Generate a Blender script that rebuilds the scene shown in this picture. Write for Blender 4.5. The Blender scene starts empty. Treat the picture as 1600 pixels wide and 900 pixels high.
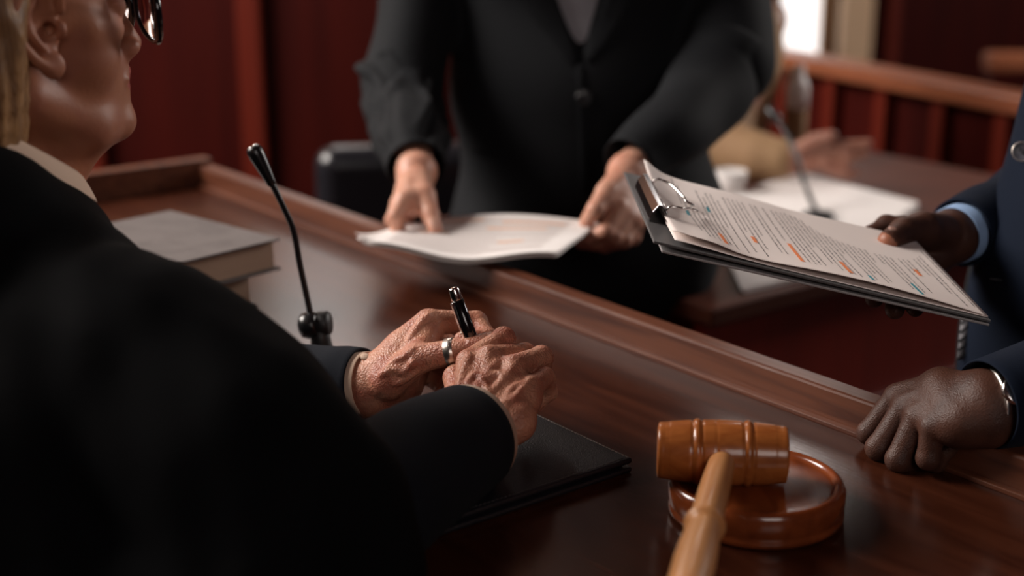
import bpy, math, random
import numpy as np
from mathutils import Vector, Matrix
random.seed(7)
SC = bpy.context.scene
COL = SC.collection
# ------------------------------------------------------------------ camera, light, exposure
PITCH = math.radians(16.5)
CAMZ = 1.39
DESK = 0.89
FPX = 2222.2
cam_d = bpy.data.cameras.new('camera'); cam = bpy.data.objects.new('camera', cam_d); COL.objects.link(cam)
cam.location = (0, 0, CAMZ); cam.rotation_euler = (math.radians(90) - PITCH, 0, 0)
cam_d.lens = 50; cam_d.sensor_width = 36; cam_d.clip_start = 0.05
cam_d.dof.use_dof = True; cam_d.dof.focus_distance = 1.25; cam_d.dof.aperture_fstop = 2.7
SC.camera = cam
SC.view_settings.view_transform = 'Standard'; SC.view_settings.look = 'None'
SC.view_settings.gamma = 1; SC.view_settings.use_curve_mapping = False
SC.view_settings.exposure = 0.5
w = bpy.data.worlds.new('world'); SC.world = w; w.use_nodes = True
w.node_tree.nodes['Background'].inputs[0].default_value = (0.75, 0.8, 1.0, 1)
w.node_tree.nodes['Background'].inputs[1].default_value = 0.012
def area(name, loc, target, sx, sy, power, color):
    l = bpy.data.lights.new(name, 'AREA'); l.shape = 'RECTANGLE'; l.size = sx; l.size_y = sy
    l.energy = power; l.color = color
    o = bpy.data.objects.new(name, l); COL.objects.link(o); o.location = loc
    o.rotation_euler = (Vector(target) - Vector(loc)).to_track_quat('-Z', 'Y').to_euler()
    return o
# daylight at the windows (panes are built further down), plus an added rear fill
area('window_light_back', (-0.62, 4.33, 2.35), (-0.3, 1.3, 0.9), .42, 1.7, 7, (1.0, 0.93, 0.88))
area('window_light_side', (-2.95, 2.2, 2.9), (0.0, 1.7, 1.0), 2.2, 1.6, 185, (1.0, 0.91, 0.84))
area('window_light_far', (1.5, 7.48, 3.3), (0.3, 1.4, 0.9), 0.36, 2.6, 13, (1.0, 0.93, 0.88))
area('window_light_right', (4.45, 4.2, 2.6), (1.2, 3.0, 0.9), 1.6, 1.6, 115, (1.0, 0.93, 0.88))
area('window_light_rear', (0.9, -2.3, 2.6), (0.4, 1.6, 1.0), 1.6, 1.2, 10, (1.0, 0.9, 0.85))  # unseen fill lamp added behind the camera to lift the near sides

def Wp(px, py, d):
    cp, sp = math.cos(PITCH), math.sin(PITCH)
    a = (px - 800) / FPX * d; b = (450 - py) / FPX * d
    return np.array([a, d * cp + b * sp, CAMZ - d * sp + b * cp])
def Dp(px, py, z=DESK):
    v = -math.sin(PITCH) + (450 - py) / FPX * math.cos(PITCH)
    return Wp(px, py, (z - CAMZ) / v)
def V(*a): return np.array(a, dtype=float)
def unit(v): v = np.asarray(v, float); return v / max(np.linalg.norm(v), 1e-9)

# ------------------------------------------------------------------ materials
def mat(name, color, rough=0.5, metal=0.0, coat=0.0, spec=0.5, sss=0.0, sheen=0.0, bump=None, var=None, trans=0, alpha=1):
    m = bpy.data.materials.new(name); m.use_nodes = True
    nt = m.node_tree; b = nt.nodes['Principled BSDF']
    b.inputs['Base Color'].default_value = (*color, 1); b.inputs['Roughness'].default_value = rough
    b.inputs['Metallic'].default_value = metal; b.inputs['Coat Weight'].default_value = coat
    b.inputs['Specular IOR Level'].default_value = spec
    if sss:
        b.inputs['Subsurface Weight'].default_value = sss; b.inputs['Subsurface Scale'].default_value = 0.01
        b.inputs['Subsurface Radius'].default_value = (1, .35, .2)
    if sheen:
        b.inputs['Sheen Weight'].default_value = sheen; b.inputs['Sheen Roughness'].default_value = 0.5
    if trans: b.inputs['Transmission Weight'].default_value = trans
    if bump or var:
        tc = nt.nodes.new('ShaderNodeTexCoord')
    if bump:   # list of (kind, scale vec, strength)
        prev = None
        for kind, sc, st in bump:
            mp = nt.nodes.new('ShaderNodeMapping'); mp.inputs['Scale'].default_value = sc
            nt.links.new(tc.outputs['Object'], mp.inputs['Vector'])
            t = nt.nodes.new('ShaderNodeTexNoise' if kind == 'noise' else 'ShaderNodeTexVoronoi')
            t.inputs['Scale'].default_value = 1.0
            if kind == 'noise': t.inputs['Detail'].default_value = 4
            nt.links.new(mp.outputs[0], t.inputs['Vector'])
            bp = nt.nodes.new('ShaderNodeBump'); bp.inputs['Strength'].default_value = st; bp.inputs['Distance'].default_value = 0.002
            nt.links.new(t.outputs['Fac' if kind == 'noise' else 'Distance'], bp.inputs['Height'])
            if prev: nt.links.new(prev.outputs[0], bp.inputs['Normal'])
            prev = bp
        nt.links.new(prev.outputs[0], b.inputs['Normal'])
    if var:    # (scale vec, color2, contrast lo, hi)
        sc, c2, lo, hi = var
        mp = nt.nodes.new('ShaderNodeMapping'); mp.inputs['Scale'].default_value = sc
        nt.links.new(tc.outputs['Object'], mp.inputs['Vector'])
        t = nt.nodes.new('ShaderNodeTexNoise'); t.inputs['Scale'].default_value = 1; t.inputs['Detail'].default_value = 5; t.inputs['Distortion'].default_value = .6
        nt.links.new(mp.outputs[0], t.inputs['Vector'])
        cr = nt.nodes.new('ShaderNodeValToRGB')
        cr.color_ramp.elements[0].position = lo; cr.color_ramp.elements[0].color = (*color, 1)
        cr.color_ramp.elements[1].position = hi; cr.color_ramp.elements[1].color = (*c2, 1)
        nt.links.new(t.outputs['Fac'], cr.inputs[0]); nt.links.new(cr.outputs[0], b.inputs['Base Color'])
    return m
M = {}
M['desk'] = mat('desk_wood', (.034, .0085, .0042), .23, spec=.30, bump=[('noise', (30, 260, 60), .05), ('noise', (150, 150, 150), .035)], var=((6, 60, 10), (.062, .017, .008), .35, .7))
M['desk_edge'] = mat('desk_edge_wood', (.13, .042, .02), .38, bump=[('noise', (20, 260, 200), .12)], var=((5, 70, 70), (.06, .016, .008), .4, .68))
M['panel'] = mat('red_panel_wood', (.036, .0026, .0016), .5, spec=.15, bump=[('noise', (40, 40, 3), .05)], var=((12, 12, .8), (.060, .0045, .0024), .35, .7))
M['panel_trim'] = mat('red_trim_wood', (.14, .013, .004), .42, spec=.4, var=((12, 12, .8), (.12, .013, .006), .35, .7))
M['rail_wood'] = mat('rail_wood', (.36, .12, .055), .35, bump=[('noise', (5, 40, 40), .05)], var=((3, 30, 30), (.2, .06, .03), .4, .7))
M['floor'] = mat('floor_carpet', (.03, .012, .01), .9, var=((60, 60, 60), (.02, .008, .007), .3, .7))
M['plaster'] = mat('wall_plaster', (.30, .22, .17), .8)
M['upper_wall'] = mat('upper_wall_plaster', (.30, .135, .07), .75)
M['tanwood'] = mat('pillar_paint', (.80, .56, .36), .6)
M['robe'] = mat('robe_fabric', (.0028, .0029, .0036), .82, spec=.07, bump=[('noise', (900, 900, 900), .12)])
M['jacket_judge'] = mat('judge_suit_wool', (.007, .009, .014), .85, spec=.12, sheen=.01, bump=[('noise', (1100, 1100, 1100), .3)])
M['suit_black'] = mat('black_suit_wool', (.009, .010, .012), .8, spec=.15, sheen=.015, bump=[('noise', (900, 900, 900), .15)])
M['suit_navy'] = mat('navy_suit_wool', (.0045, .009, .021), .8, spec=.12, sheen=.02, bump=[('noise', (1200, 1200, 1200), .25)])
M['shirt_cream'] = mat('cream_shirt', (.62, .45, .34), .8, bump=[('noise', (700, 700, 700), .1)])
M['shirt_grey'] = mat('grey_blouse', (.30, .30, .33), .6, bump=[('noise', (20, 20, 8), .3)])
M['shirt_blue'] = mat('light_blue_shirt', (.28, .42, .66), .8)
M['tan'] = mat('tan_jacket', (.33, .20, .10), .8, var=((9, 9, 9), (.25, .14, .07), .3, .7))
M['skin_old'] = mat('elderly_skin', (.56, .26, .165), .42, spec=.5, sss=.12,
    bump=[('noise', (190, 190, 190), .6), ('voronoi', (560, 560, 560), .38), ('noise', (60, 60, 60), .35)], var=((45, 45, 45), (.40, .135, .085), .40, .66))
M['skin_face'] = mat('face_skin', (.38, .15, .08), .5, spec=.4, sss=.1, bump=[('noise', (260, 260, 260), .15)], var=((25, 25, 25), (.34, .125, .075), .4, .7))
M['skin_light'] = mat('light_skin', (.62, .33, .235), .45, spec=.4, sss=.12, bump=[('noise', (150, 150, 150), .12)], var=((35, 35, 35), (.55, .25, .17), .4, .7))
M['skin_dark'] = mat('dark_skin', (.080, .031, .019), .48, spec=.35, sss=.04,
    bump=[('noise', (190, 190, 190), .22), ('voronoi', (800, 800, 800), .22)], var=((35, 35, 35), (.055, .022, .015), .4, .7))
M['palm_dark'] = mat('dark_skin_palm', (.30, .11, .06), .45, spec=.4, sss=.05)
M['skin_mid'] = mat('brown_skin', (.30, .13, .085), .5, var=((35, 35, 35), (.24, .09, .06), .4, .7))
M['lips'] = mat('lips', (.42, .11, .085), .35)
M['hair_blonde'] = mat('blonde_hair', (.42, .23, .10), .4, spec=.5, bump=[('noise', (700, 700, 18), .8)], var=((160, 160, 4), (.20, .10, .045), .38, .65))
M['hair_dark'] = mat('dark_hair', (.02, .012, .008), .45, bump=[('noise', (500, 500, 18), .8)])
M['black_plastic'] = mat('black_plastic', (.008, .008, .009), .28)
M['black_matte'] = mat('black_matte_plastic', (.012, .012, .013), .5)
M['black_lacquer'] = mat('black_lacquer', (.006, .006, .007), .12, coat=.5)
M['gunmetal'] = mat('dark_chrome', (.38, .37, .38), .16, metal=1)
M['chrome'] = mat('chrome', (.75, .72, .70), .18, metal=1)
M['silver'] = mat('brushed_silver', (.72, .66, .60), .3, metal=1, bump=[('noise', (900, 60, 60), .2)])
M['leather'] = mat('black_leather', (.010, .010, .014), .42, spec=.45, bump=[('voronoi', (900, 900, 900), .25), ('noise', (60, 60, 60), .2)])
M['chair_leather'] = mat('black_chair_leather', (.014, .014, .018), .28, spec=.6)
M['stitch'] = mat('white_thread', (.55, .5, .46), .8)
M['stitch_dark'] = mat('dark_thread', (.06, .055, .055), .8)
M['paper'] = mat('paper', (.86, .77, .73), .75)
M['paper_white'] = mat('white_paper', (.86, .82, .80), .75)
M['ink'] = mat('printed_ink', (.04, .03, .04), .8)
M['table_wood'] = mat('table_wood', (.09, .024, .013), .5, spec=.3, var=((3, 30, 30), (.07, .018, .009), .4, .7))
M['table_front'] = mat('table_front_wood', (.30, .026, .013), .4, var=((9, 9, 1), (.20, .016, .008), .4, .7))
M['ink_pale'] = mat('faint_ink', (.60, .52, .50), .8)
M['marker_orange'] = mat('orange_marker', (.90, .27, .10), .7)
M['marker_orange_pale'] = mat('pale_orange_marker', (.86, .52, .36), .7)
M['marker_teal'] = mat('teal_marker', (.06, .33, .40), .7)
M['board'] = mat('grey_board', (.10, .098, .10), .45, bump=[('noise', (700, 700, 700), .08)])
M['board_edge'] = mat('board_edge_grey', (.32, .30, .30), .5)
M['book_cloth'] = mat('grey_book_cloth', (.13, .112, .108), .7, bump=[('noise', (500, 500, 500), .2)], var=((25, 25, 25), (.10, .085, .082), .4, .65))
M['book_dark'] = mat('dark_book_cover', (.03, .026, .027), .6)
M['page'] = mat('page_block', (.40, .26, .18), .85, bump=[('noise', (8, 8, 1500), .5)])
M['gavel'] = mat('gavel_wood', (.46, .145, .035), .26, coat=.35, bump=[('noise', (30, 30, 300), .04)], var=((50, 220, 90), (.33, .09, .02), .35, .7))
M['handle'] = mat('gavel_handle_wood', (.66, .31, .12), .38, coat=.15, bump=[('noise', (60, 60, 400), .06)], var=((140, 140, 16), (.55, .23, .08), .35, .7))
M['block'] = mat('sound_block_wood', (.27, .062, .017), .2, coat=.5, bump=[('noise', (40, 15, 40), .12)], var=((50, 12, 50), (.16, .035, .010), .35, .7))
M['nail'] = mat('fingernail', (.62, .36, .28), .25)
M['nail_dark'] = mat('fingernail_pale', (.42, .25, .20), .22)
M['stripe'] = mat('striped_tie', (.30, .29, .31), .6)
M['tie_dark'] = mat('tie_dark', (.03, .03, .035), .6)
M['button_grey'] = mat('grey_button', (.10, .10, .12), .35)
M['plastic_cup'] = mat('frosted_white_plastic', (.8, .76, .74), .3)
M['mirror_lens'] = mat('spectacle_lens', (.95, .9, .9), .03, trans=1)
M['mirror_lens'].node_tree.nodes['Principled BSDF'].inputs['IOR'].default_value = 1.15
def emis(name, col, st):
    m = bpy.data.materials.new(name); m.use_nodes = True; nt = m.node_tree
    b = nt.nodes['Principled BSDF']; b.inputs['Emission Color'].default_value = (*col, 1); b.inputs['Emission Strength'].default_value = st
    b.inputs['Base Color'].default_value = (.1, .1, .1, 1)
    return m
M['daylight'] = emis('daylit_glass', (1.0, .93, .9), 1.1)

# ------------------------------------------------------------------ object helpers
def link_mesh(name, verts, faces, material, parent=None, smooth=True, mats=None, midx=None, auto=None):
    me = bpy.data.meshes.new(name)
    me.from_pydata([tuple(map(float, v)) for v in verts], [], [tuple(int(i) for i in f) for f in faces])
    for m in (mats or [material]): me.materials.append(m)
    if midx is not None: me.polygons.foreach_set('material_index', np.asarray(midx, dtype=np.int32))
    me.polygons.foreach_set('use_smooth', np.full(len(me.polygons), smooth))
    me.validate(); me.update()
    o = bpy.data.objects.new(name, me); COL.objects.link(o)
    if parent is not None:
        o.parent = parent; o.matrix_parent_inverse = parent.matrix_basis.inverted()
    if auto:
        md = o.modifiers.new('bevel', 'BEVEL'); md.width = auto; md.segments = 2; md.limit_method = 'ANGLE'; md.angle_limit = math.radians(35)
        md.harden_normals = False
    return o
def tag(o, label=None, cat=None, group=None, kind=None):
    if label: o['label'] = label
    if cat: o['category'] = cat
    if group: o['group'] = group
    if kind: o['kind'] = kind
    return o
def thing(name, loc, label, cat, group=None):
    o = bpy.data.objects.new(name, None); COL.objects.link(o); o.location = tuple(map(float, loc)); o.empty_display_size = .05
    return tag(o, label, cat, group)
class MB:
    def __init__(s): s.v = []; s.f = []; s.m = []
    def add(s, v, f, m=0):
        n = len(s.v); s.v += [tuple(map(float, q)) for q in v]; s.f += [tuple(int(i) + n for i in q) for q in f]; s.m += [m] * len(f); return s
    def box(s, c, e, ax=None, m=0):
        """centre, half extents, axes (3 rows)"""
        ax = np.eye(3) if ax is None else np.asarray(ax); c = np.asarray(c, float)
        v = [c + ax[0] * e[0] * a + ax[1] * e[1] * b + ax[2] * e[2] * d for a in (-1, 1) for b in (-1, 1) for d in (-1, 1)]
        f = [(0, 1, 3, 2), (4, 6, 7, 5), (0, 4, 5, 1), (2, 3, 7, 6), (0, 2, 6, 4), (1, 5, 7, 3)]
        if np.dot(np.cross(ax[0], ax[1]), ax[2]) < 0: f = [q[::-1] for q in f]
        return s.add(v, f, m)
    def tube(s, pts, radii, n=20, caps=True, m=0, closed=False, flat=None):
        pts = [np.asarray(p, float) for p in pts]
        if np.isscalar(radii): radii = [radii] * len(pts)
        N = len(pts); V_ = []; t0 = None; nrm = None
        for i, p in enumerate(pts):
            a = pts[(i - 1) % N] if (i > 0 or closed) else p; b = pts[(i + 1) % N] if (i < N - 1 or closed) else p
            t = unit(b - a)
            if nrm is None:
                nrm = unit(np.cross(t, V(0, 0, 1) if abs(t[2]) < .9 else V(1, 0, 0)))
            nrm = unit(nrm - t * np.dot(nrm, t)); bn = np.cross(t, nrm)
            for k in range(n):
                an = 2 * math.pi * k / n; r = radii[i]
                V_.append(p + (nrm * math.cos(an) + bn * math.sin(an)) * r)
        F = []
        for i in range(N if closed else N - 1):
            j = (i + 1) % N
            for k in range(n):
                F.append((i * n + k, i * n + (k + 1) % n, j * n + (k + 1) % n, j * n + k))
        if caps and not closed:
            F.append(tuple(range(n))[::-1]); F.append(tuple(range((N - 1) * n, N * n)))
        return s.add(V_, F, m)
    def lathe(s, c, axis, prof, n=64, m=0, up=None):
        """prof: list of (distance along axis, radius)"""
        c = np.asarray(c, float); axis = unit(axis)
        x = unit(np.cross(axis, V(0, 0, 1) if abs(axis[2]) < .9 else V(1, 0, 0))) if up is None else unit(up - axis * np.dot(up, axis))
        y = np.cross(axis, x); V_ = []; F = []
        for (h, r) in prof:
            for k in range(n):
                an = 2 * math.pi * k / n; V_.append(c + axis * h + (x * math.cos(an) + y * math.sin(an)) * max(r, 1e-5))
        for i in range(len(prof) - 1):
            for k in range(n): F.append((i * n + k, i * n + (k + 1) % n, (i + 1) * n + (k + 1) % n, (i + 1) * n + k))
        F.append(tuple(range(n))[::-1]); F.append(tuple(range((len(prof) - 1) * n, len(prof) * n)))
        return s.add(V_, F, m)
    def build(s, name, material, parent=None, smooth=False, auto=None, mats=None):
        return link_mesh(name, s.v, s.f, material, parent, smooth, mats, s.m if mats else None, auto)

# ------------------------------------------------------------------ organic surfaces: smooth union of tapered capsules and ellipsoids, meshed
def smin(a, b, k):
    if k <= 0: return np.minimum(a, b)
    h = np.clip(.5 + .5 * (b - a) / k, 0, 1)
    return b * (1 - h) + a * h - k * h * (1 - h)
class Blob:
    """list of groups, each a list of primitives; a primitive is (kind, data, k)"""
    def __init__(s, vox): s.vox = vox; s.items = []; s.post = None
    def cap(s, a, b, ra, rb, k=.005, op='add'): s.items.append(('cap', (np.asarray(a, float), np.asarray(b, float), ra, rb), k, op)); return s
    def chain(s, pts, rr, k=.005):
        s.items.append(('chain', ([np.asarray(p, float) for p in pts], list(rr)), k, 'add')); return s
    def ell(s, c, r, R=None, k=.01, op='add'): s.items.append(('ell', (np.asarray(c, float), np.asarray(r, float), np.eye(3) if R is None else np.asarray(R, float)), k, op)); return s
    def rbox(s, c, e, R=None, rad=.01, k=.01, op='add'): s.items.append(('rbox', (np.asarray(c, float), np.asarray(e, float), np.eye(3) if R is None else np.asarray(R, float), rad), k, op)); return s
    def bounds(s, it):
        kind, d, k, op = it
        if kind == 'cap': lo = np.minimum(d[0] - d[2], d[1] - d[3]); hi = np.maximum(d[0] + d[2], d[1] + d[3])
        elif kind == 'chain':
            lo = np.min([p - r for p, r in zip(*d)], axis=0); hi = np.max([p + r for p, r in zip(*d)], axis=0)
        elif kind == 'ell': q = np.max(d[1]); lo, hi = d[0] - q, d[0] + q
        else: q = np.linalg.norm(d[1]) + d[3]; lo, hi = d[0] - q, d[0] + q
        return lo, hi
    def mesh(s, smooth=1):
        vox = s.vox; los = []; his = []
        for it in s.items:
            if it[3] == 'add': lo, hi = s.bounds(it); los.append(lo); his.append(hi)
        lo = np.min(los, axis=0) - 4 * vox - .004; hi = np.max(his, axis=0) + 4 * vox + .004
        n = np.ceil((hi - lo) / vox).astype(int) + 1
        F = np.full(n, 1.0, dtype=np.float32)
        def capd(P, a, b, ra, rb):
            ab = b - a; L = max(float(ab @ ab), 1e-12); t = np.clip(((P - a) @ ab) / L, 0, 1)
            q = P - a - t[..., None] * ab
            return np.sqrt((q * q).sum(-1)) - (ra + (rb - ra) * t)
        for it in s.items:
            kind, d, k, op = it
            bl, bh = s.bounds(it); pad = 3 * vox + max(k, 0) * 1.2 + .002
            i0 = np.clip(np.floor((bl - pad - lo) / vox).astype(int), 0, n - 1); i1 = np.clip(np.ceil((bh + pad - lo) / vox).astype(int) + 1, 1, n)
            if np.any(i1 <= i0): continue
            ax = [lo[j] + vox * np.arange(i0[j], i1[j]) for j in range(3)]
            P = np.stack(np.meshgrid(*ax, indexing='ij'), -1)
            if kind == 'cap': D = capd(P, *d)
            elif kind == 'chain':
                pts, rr = d; D = None
                for q in range(len(pts) - 1):
                    e = capd(P, pts[q], pts[q + 1], rr[q], rr[q + 1]); D = e if D is None else smin(D, e, .004)
            elif kind == 'ell':
                c, r, R = d; q = (P - c) @ R.T; k0 = np.sqrt(((q / r) ** 2).sum(-1)); k1 = np.sqrt(((q / (r * r)) ** 2).sum(-1))
                D = k0 * (k0 - 1) / np.maximum(k1, 1e-6)
            else:
                c, e_, R, rad = d; q = np.abs((P - c) @ R.T) - (e_ - rad)
                D = np.sqrt((np.maximum(q, 0) ** 2).sum(-1)) + np.minimum(q.max(-1), 0) - rad
            S = (slice(i0[0], i1[0]), slice(i0[1], i1[1]), slice(i0[2], i1[2]))
            if op == 'add': F[S] = smin(F[S], D, k)
            else: F[S] = -smin(-F[S], D, k)
        if s.post is not None:
            near = np.abs(F) < .03; idx = np.argwhere(near); P = lo + vox * idx
            F[near] = F[near] + s.post(P)
        # surface nets
        ins = F < 0
        c = np.zeros(tuple(n - 1), dtype=np.int8)
        for a in (0, 1):
            for b in (0, 1):
                for e in (0, 1):
                    c += ins[a:n[0] - 1 + a, b:n[1] - 1 + b, e:n[2] - 1 + e]
        act = (c > 0) & (c < 8); cells = np.argwhere(act)
        vid = np.full(act.shape, -1, dtype=np.int64); vid[act] = np.arange(len(cells))
        corners = [(a, b, e) for a in (0, 1) for b in (0, 1) for e in (0, 1)]
        vals = np.stack([F[cells[:, 0] + a, cells[:, 1] + b, cells[:, 2] + e] for a, b, e in corners], 1)
        acc = np.zeros((len(cells), 3)); cnt = np.zeros(len(cells))
        for p in range(8):
            for q in range(p + 1, 8):
                df = [abs(corners[p][j] - corners[q][j]) for j in range(3)]
                if sum(df) != 1: continue
                va, vb = vals[:, p], vals[:, q]; m = (va < 0) != (vb < 0)
                t = np.where(m, va / np.where(m, va - vb, 1), 0)
                pa = np.array(corners[p], float); pb = np.array(corners[q], float)
                acc[m] += pa + (pb - pa) * t[m][:, None]; cnt[m] += 1
        vert = lo + vox * (cells + acc / np.maximum(cnt, 1)[:, None])
        faces = []
        for axn in range(3):
            u, v = (axn + 1) % 3, (axn + 2) % 3
            sl0 = [slice(None)] * 3; sl1 = [slice(None)] * 3; sl0[axn] = slice(0, -1); sl1[axn] = slice(1, None)
            a_, b_ = ins[tuple(sl0)], ins[tuple(sl1)]; ed = np.argwhere(a_ != b_)
            ed = ed[(ed[:, u] > 0) & (ed[:, v] > 0) & (ed[:, u] < n[u] - 1) & (ed[:, v] < n[v] - 1)]
            if not len(ed): continue
            flip = a_[ed[:, 0], ed[:, 1], ed[:, 2]]
            q = []
            for du, dv in ((-1, -1), (0, -1), (0, 0), (-1, 0)):
                e2 = ed.copy(); e2[:, u] += du; e2[:, v] += dv; q.append(vid[e2[:, 0], e2[:, 1], e2[:, 2]])
            q = np.stack(q, 1); q[~flip] = q[~flip][:, ::-1]; faces.append(q)
        faces = np.concatenate(faces)
        for _ in range(smooth):
            acc = np.zeros_like(vert); cnt = np.zeros(len(vert))
            for a in range(4):
                b = (a + 1) % 4; np.add.at(acc, faces[:, a], vert[faces[:, b]]); np.add.at(cnt, faces[:, a], 1)
                np.add.at(acc, faces[:, b], vert[faces[:, a]]); np.add.at(cnt, faces[:, b], 1)
            vert = vert * .5 + .5 * acc / np.maximum(cnt, 1)[:, None]
        return vert, faces
def join_meshes(parts):
    v = []; f = []; m = []; n = 0
    for (a, b, mi) in parts:
        v.append(a); f.append(np.asarray(b) + n); m.append(np.full(len(b), mi)); n += len(a)
    return np.concatenate(v), np.concatenate(f), np.concatenate(m)
def folds(seed, scale, amp, stretch=(1, 1, 1), n=9):
    rs = np.random.RandomState(seed); K = rs.normal(size=(n, 3)) * np.array(stretch) * scale; ph = rs.uniform(0, 6.28, n)
    def fn(P):
        w_ = np.zeros(len(P)) ; Q = P + .02 * np.sin(P[:, [1, 2, 0]] * scale * .7 + 1.3)
        for i in range(n): w_ += np.sin(Q @ K[i] + ph[i])
        return amp * w_ / math.sqrt(n)
    return fn
def reframe(o, origin, ax):
    """give the object its own local axes (rows of ax) without moving it"""
    m = Matrix.Identity(4)
    for j in range(3):
        for i in range(3): m[i][j] = float(ax[j][i])
        m[j][3] = float(origin[j])
    o.data.transform(m.inverted()); o.matrix_basis = m
    return o
# ------------------------------------------------------------------ bench axes: e1 along the front rail towards the right, e2 towards the judge
Rr = Dp(1350, 682); Rl = Dp(312, 291)
e1 = unit((Rr - Rl) * V(1, 1, 0)); e2 = V(e1[1], -e1[0], 0); ez = V(0, 0, 1)      # e2 points to the judge's side
if e2[1] > 0: e2 = -e2
BAX = np.array([e1, e2, ez])
def B(u, v, z=0.0): return Rl * V(1, 1, 0) + e1 * u + e2 * v + ez * z
EZ3 = np.array([[1, 0, 0], [0, 1, 0], [0, 0, 1]], float)
# ------------------------------------------------------------------ the room
def struct(name, mb, m, auto=None, smooth=False, mats=None, label=None):
    o = mb.build(name, M[m] if isinstance(m, str) else m, None, smooth, auto, mats); o['kind'] = 'structure'
    return o
struct('floor', MB().box((.5, 2.6, -.05), (4.6, 5.6, .05)), 'floor')
struct('ceiling', MB().box((.5, 2.6, 5.05), (4.6, 5.6, .05)), 'panel')
def wall_with_holes(name, a, b, z0, z1, holes, thick, m):
    """wall from a to b (xy), holes: (s0,s1,z0,z1) along the wall"""
    a = V(*a, 0); b = V(*b, 0); d = unit(b - a); L = np.linalg.norm(b - a); nn = V(-d[1], d[0], 0); mb = MB()
    xs = sorted({0, L} | {h[0] for h in holes} | {h[1] for h in holes})
    for s0, s1 in zip(xs[:-1], xs[1:]):
        hs = [h for h in holes if h[0] < (s0 + s1) / 2 < h[1]]
        zz = z0
        for h in sorted(hs, key=lambda h: h[2]):
            if h[2] > zz: mb.box(a + d * (s0 + s1) / 2 + ez * (zz + h[2]) / 2, ((s1 - s0) / 2, thick / 2, (h[2] - zz) / 2), [d, nn, ez])
            zz = h[3]
        if zz < z1: mb.box(a + d * (s0 + s1) / 2 + ez * (zz + z1) / 2, ((s1 - s0) / 2, thick / 2, (z1 - zz) / 2), [d, nn, ez])
    return struct(name, mb, m)
YB = 4.45      # wall behind the bench; the room runs on deeper at the right
wall_with_holes('wall_back', (-3.2, YB), (.78, YB), 0, 1.45, [], .12, 'panel')
wall_with_holes('wall_back_upper', (-3.2, YB), (.78, YB), 1.45, 5, [(2.37, 2.79, 1.5, 3.2)], .12, 'upper_wall')
struct('trim_20', MB().box((-1.21, YB - .075, 1.455), (1.98, .03, .03)), 'panel_trim', auto=.006)
wall_with_holes('wall_left', (-3.2, -2.6), (-3.2, YB), 0, 5, [(3.7, 5.9, 2.1, 3.7)], .12, 'panel')
wall_with_holes('wall_front', (-3.2, -2.6), (4.6, -2.6), 0, 5, [(3.3, 4.9, 2.0, 3.2)], .12, 'panel')
wall_with_holes('wall_right', (4.6, -2.6), (4.6, 7.6), 0, 5, [(6.0, 7.6, 1.8, 3.4)], .12, 'panel')
def window(n, a, b, z0, z1, nx=2, nz=3, parent=None):
    a = V(*a, 0); b = V(*b, 0); d = unit(b - a); L = np.linalg.norm(b - a); nn = V(-d[1], d[0], 0); c = (a + b) / 2
    mb = MB(); t = .03
    for i in range(nx + 1):
        mb.box(a + d * (t + (L - 2 * t) * i / nx) + ez * (z0 + z1) / 2, (t * (1 if i in (0, nx) else .5), .035, (z1 - z0) / 2), [d, nn, ez])
    for i in range(nz + 1):
        mb.box(c + ez * (z0 + t + (z1 - z0 - 2 * t) * i / nz), (L / 2 - 2 * t, .033, t * (1 if i in (0, nz) else .5)), [d, nn, ez])
    o = struct('window_%d' % n, mb, 'tanwood')
    g = MB().box(c + ez * (z0 + z1) / 2, (L / 2 - t, .004, (z1 - z0) / 2 - t), [d, nn, ez]).build('pane', M['daylight'], o)
    g['kind'] = 'structure'
window(1, (-.83, YB), (-.41, YB), 1.5, 3.2, 1, 3)
window(2, (4.6, 3.4), (4.6, 5.0), 1.8, 3.4)
window(3, (-3.2, 1.1), (-3.2, 3.3), 2.1, 3.7)
window(4, (.1, -2.6), (1.7, -2.6), 2.0, 3.2)  # unseen glowing window added behind the camera to go with the rear fill
# vertical trim boards on the panelled wall
def trim(n, px, wdt, z0=0.0, z1=1.45, y=YB):
    d = y; x = (px - 800) / FPX * (d * .96) / .96
    struct('trim_%d' % n, MB().box((x, y - .085, (z0 + z1) / 2), (wdt / 2, .024, (z1 - z0) / 2)), 'panel_trim', auto=.006)
for i, (px, wd) in enumerate([(152, .06), (402, .07), (655, .07), (-110, .06)]): trim(i + 1, px, wd)
# far part of the room at the right
wall_with_holes('wall_far', (.78, 7.6), (4.6, 7.6), 0, 5, [(.44, .90, .35, 4.7)], .12, 'panel')
window(5, (1.22, 7.6), (1.68, 7.6), .35, 4.7, 1, 5)
wall_with_holes('wall_side', (.78, YB), (.78, 7.6), 0, 5, [], .1, 'plaster')
struct('column', MB().box((1.77, 7.42, 2.5), (.075, .075, 2.5)), 'tanwood', auto=.01)
for i, px in enumerate((1440,)):
    p = Wp(px, 60, 6.9); struct('trim_%d' % (10 + i), MB().box((p[0], 7.50, 1.6), (.03, .02, 1.6)), 'panel_trim')

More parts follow.
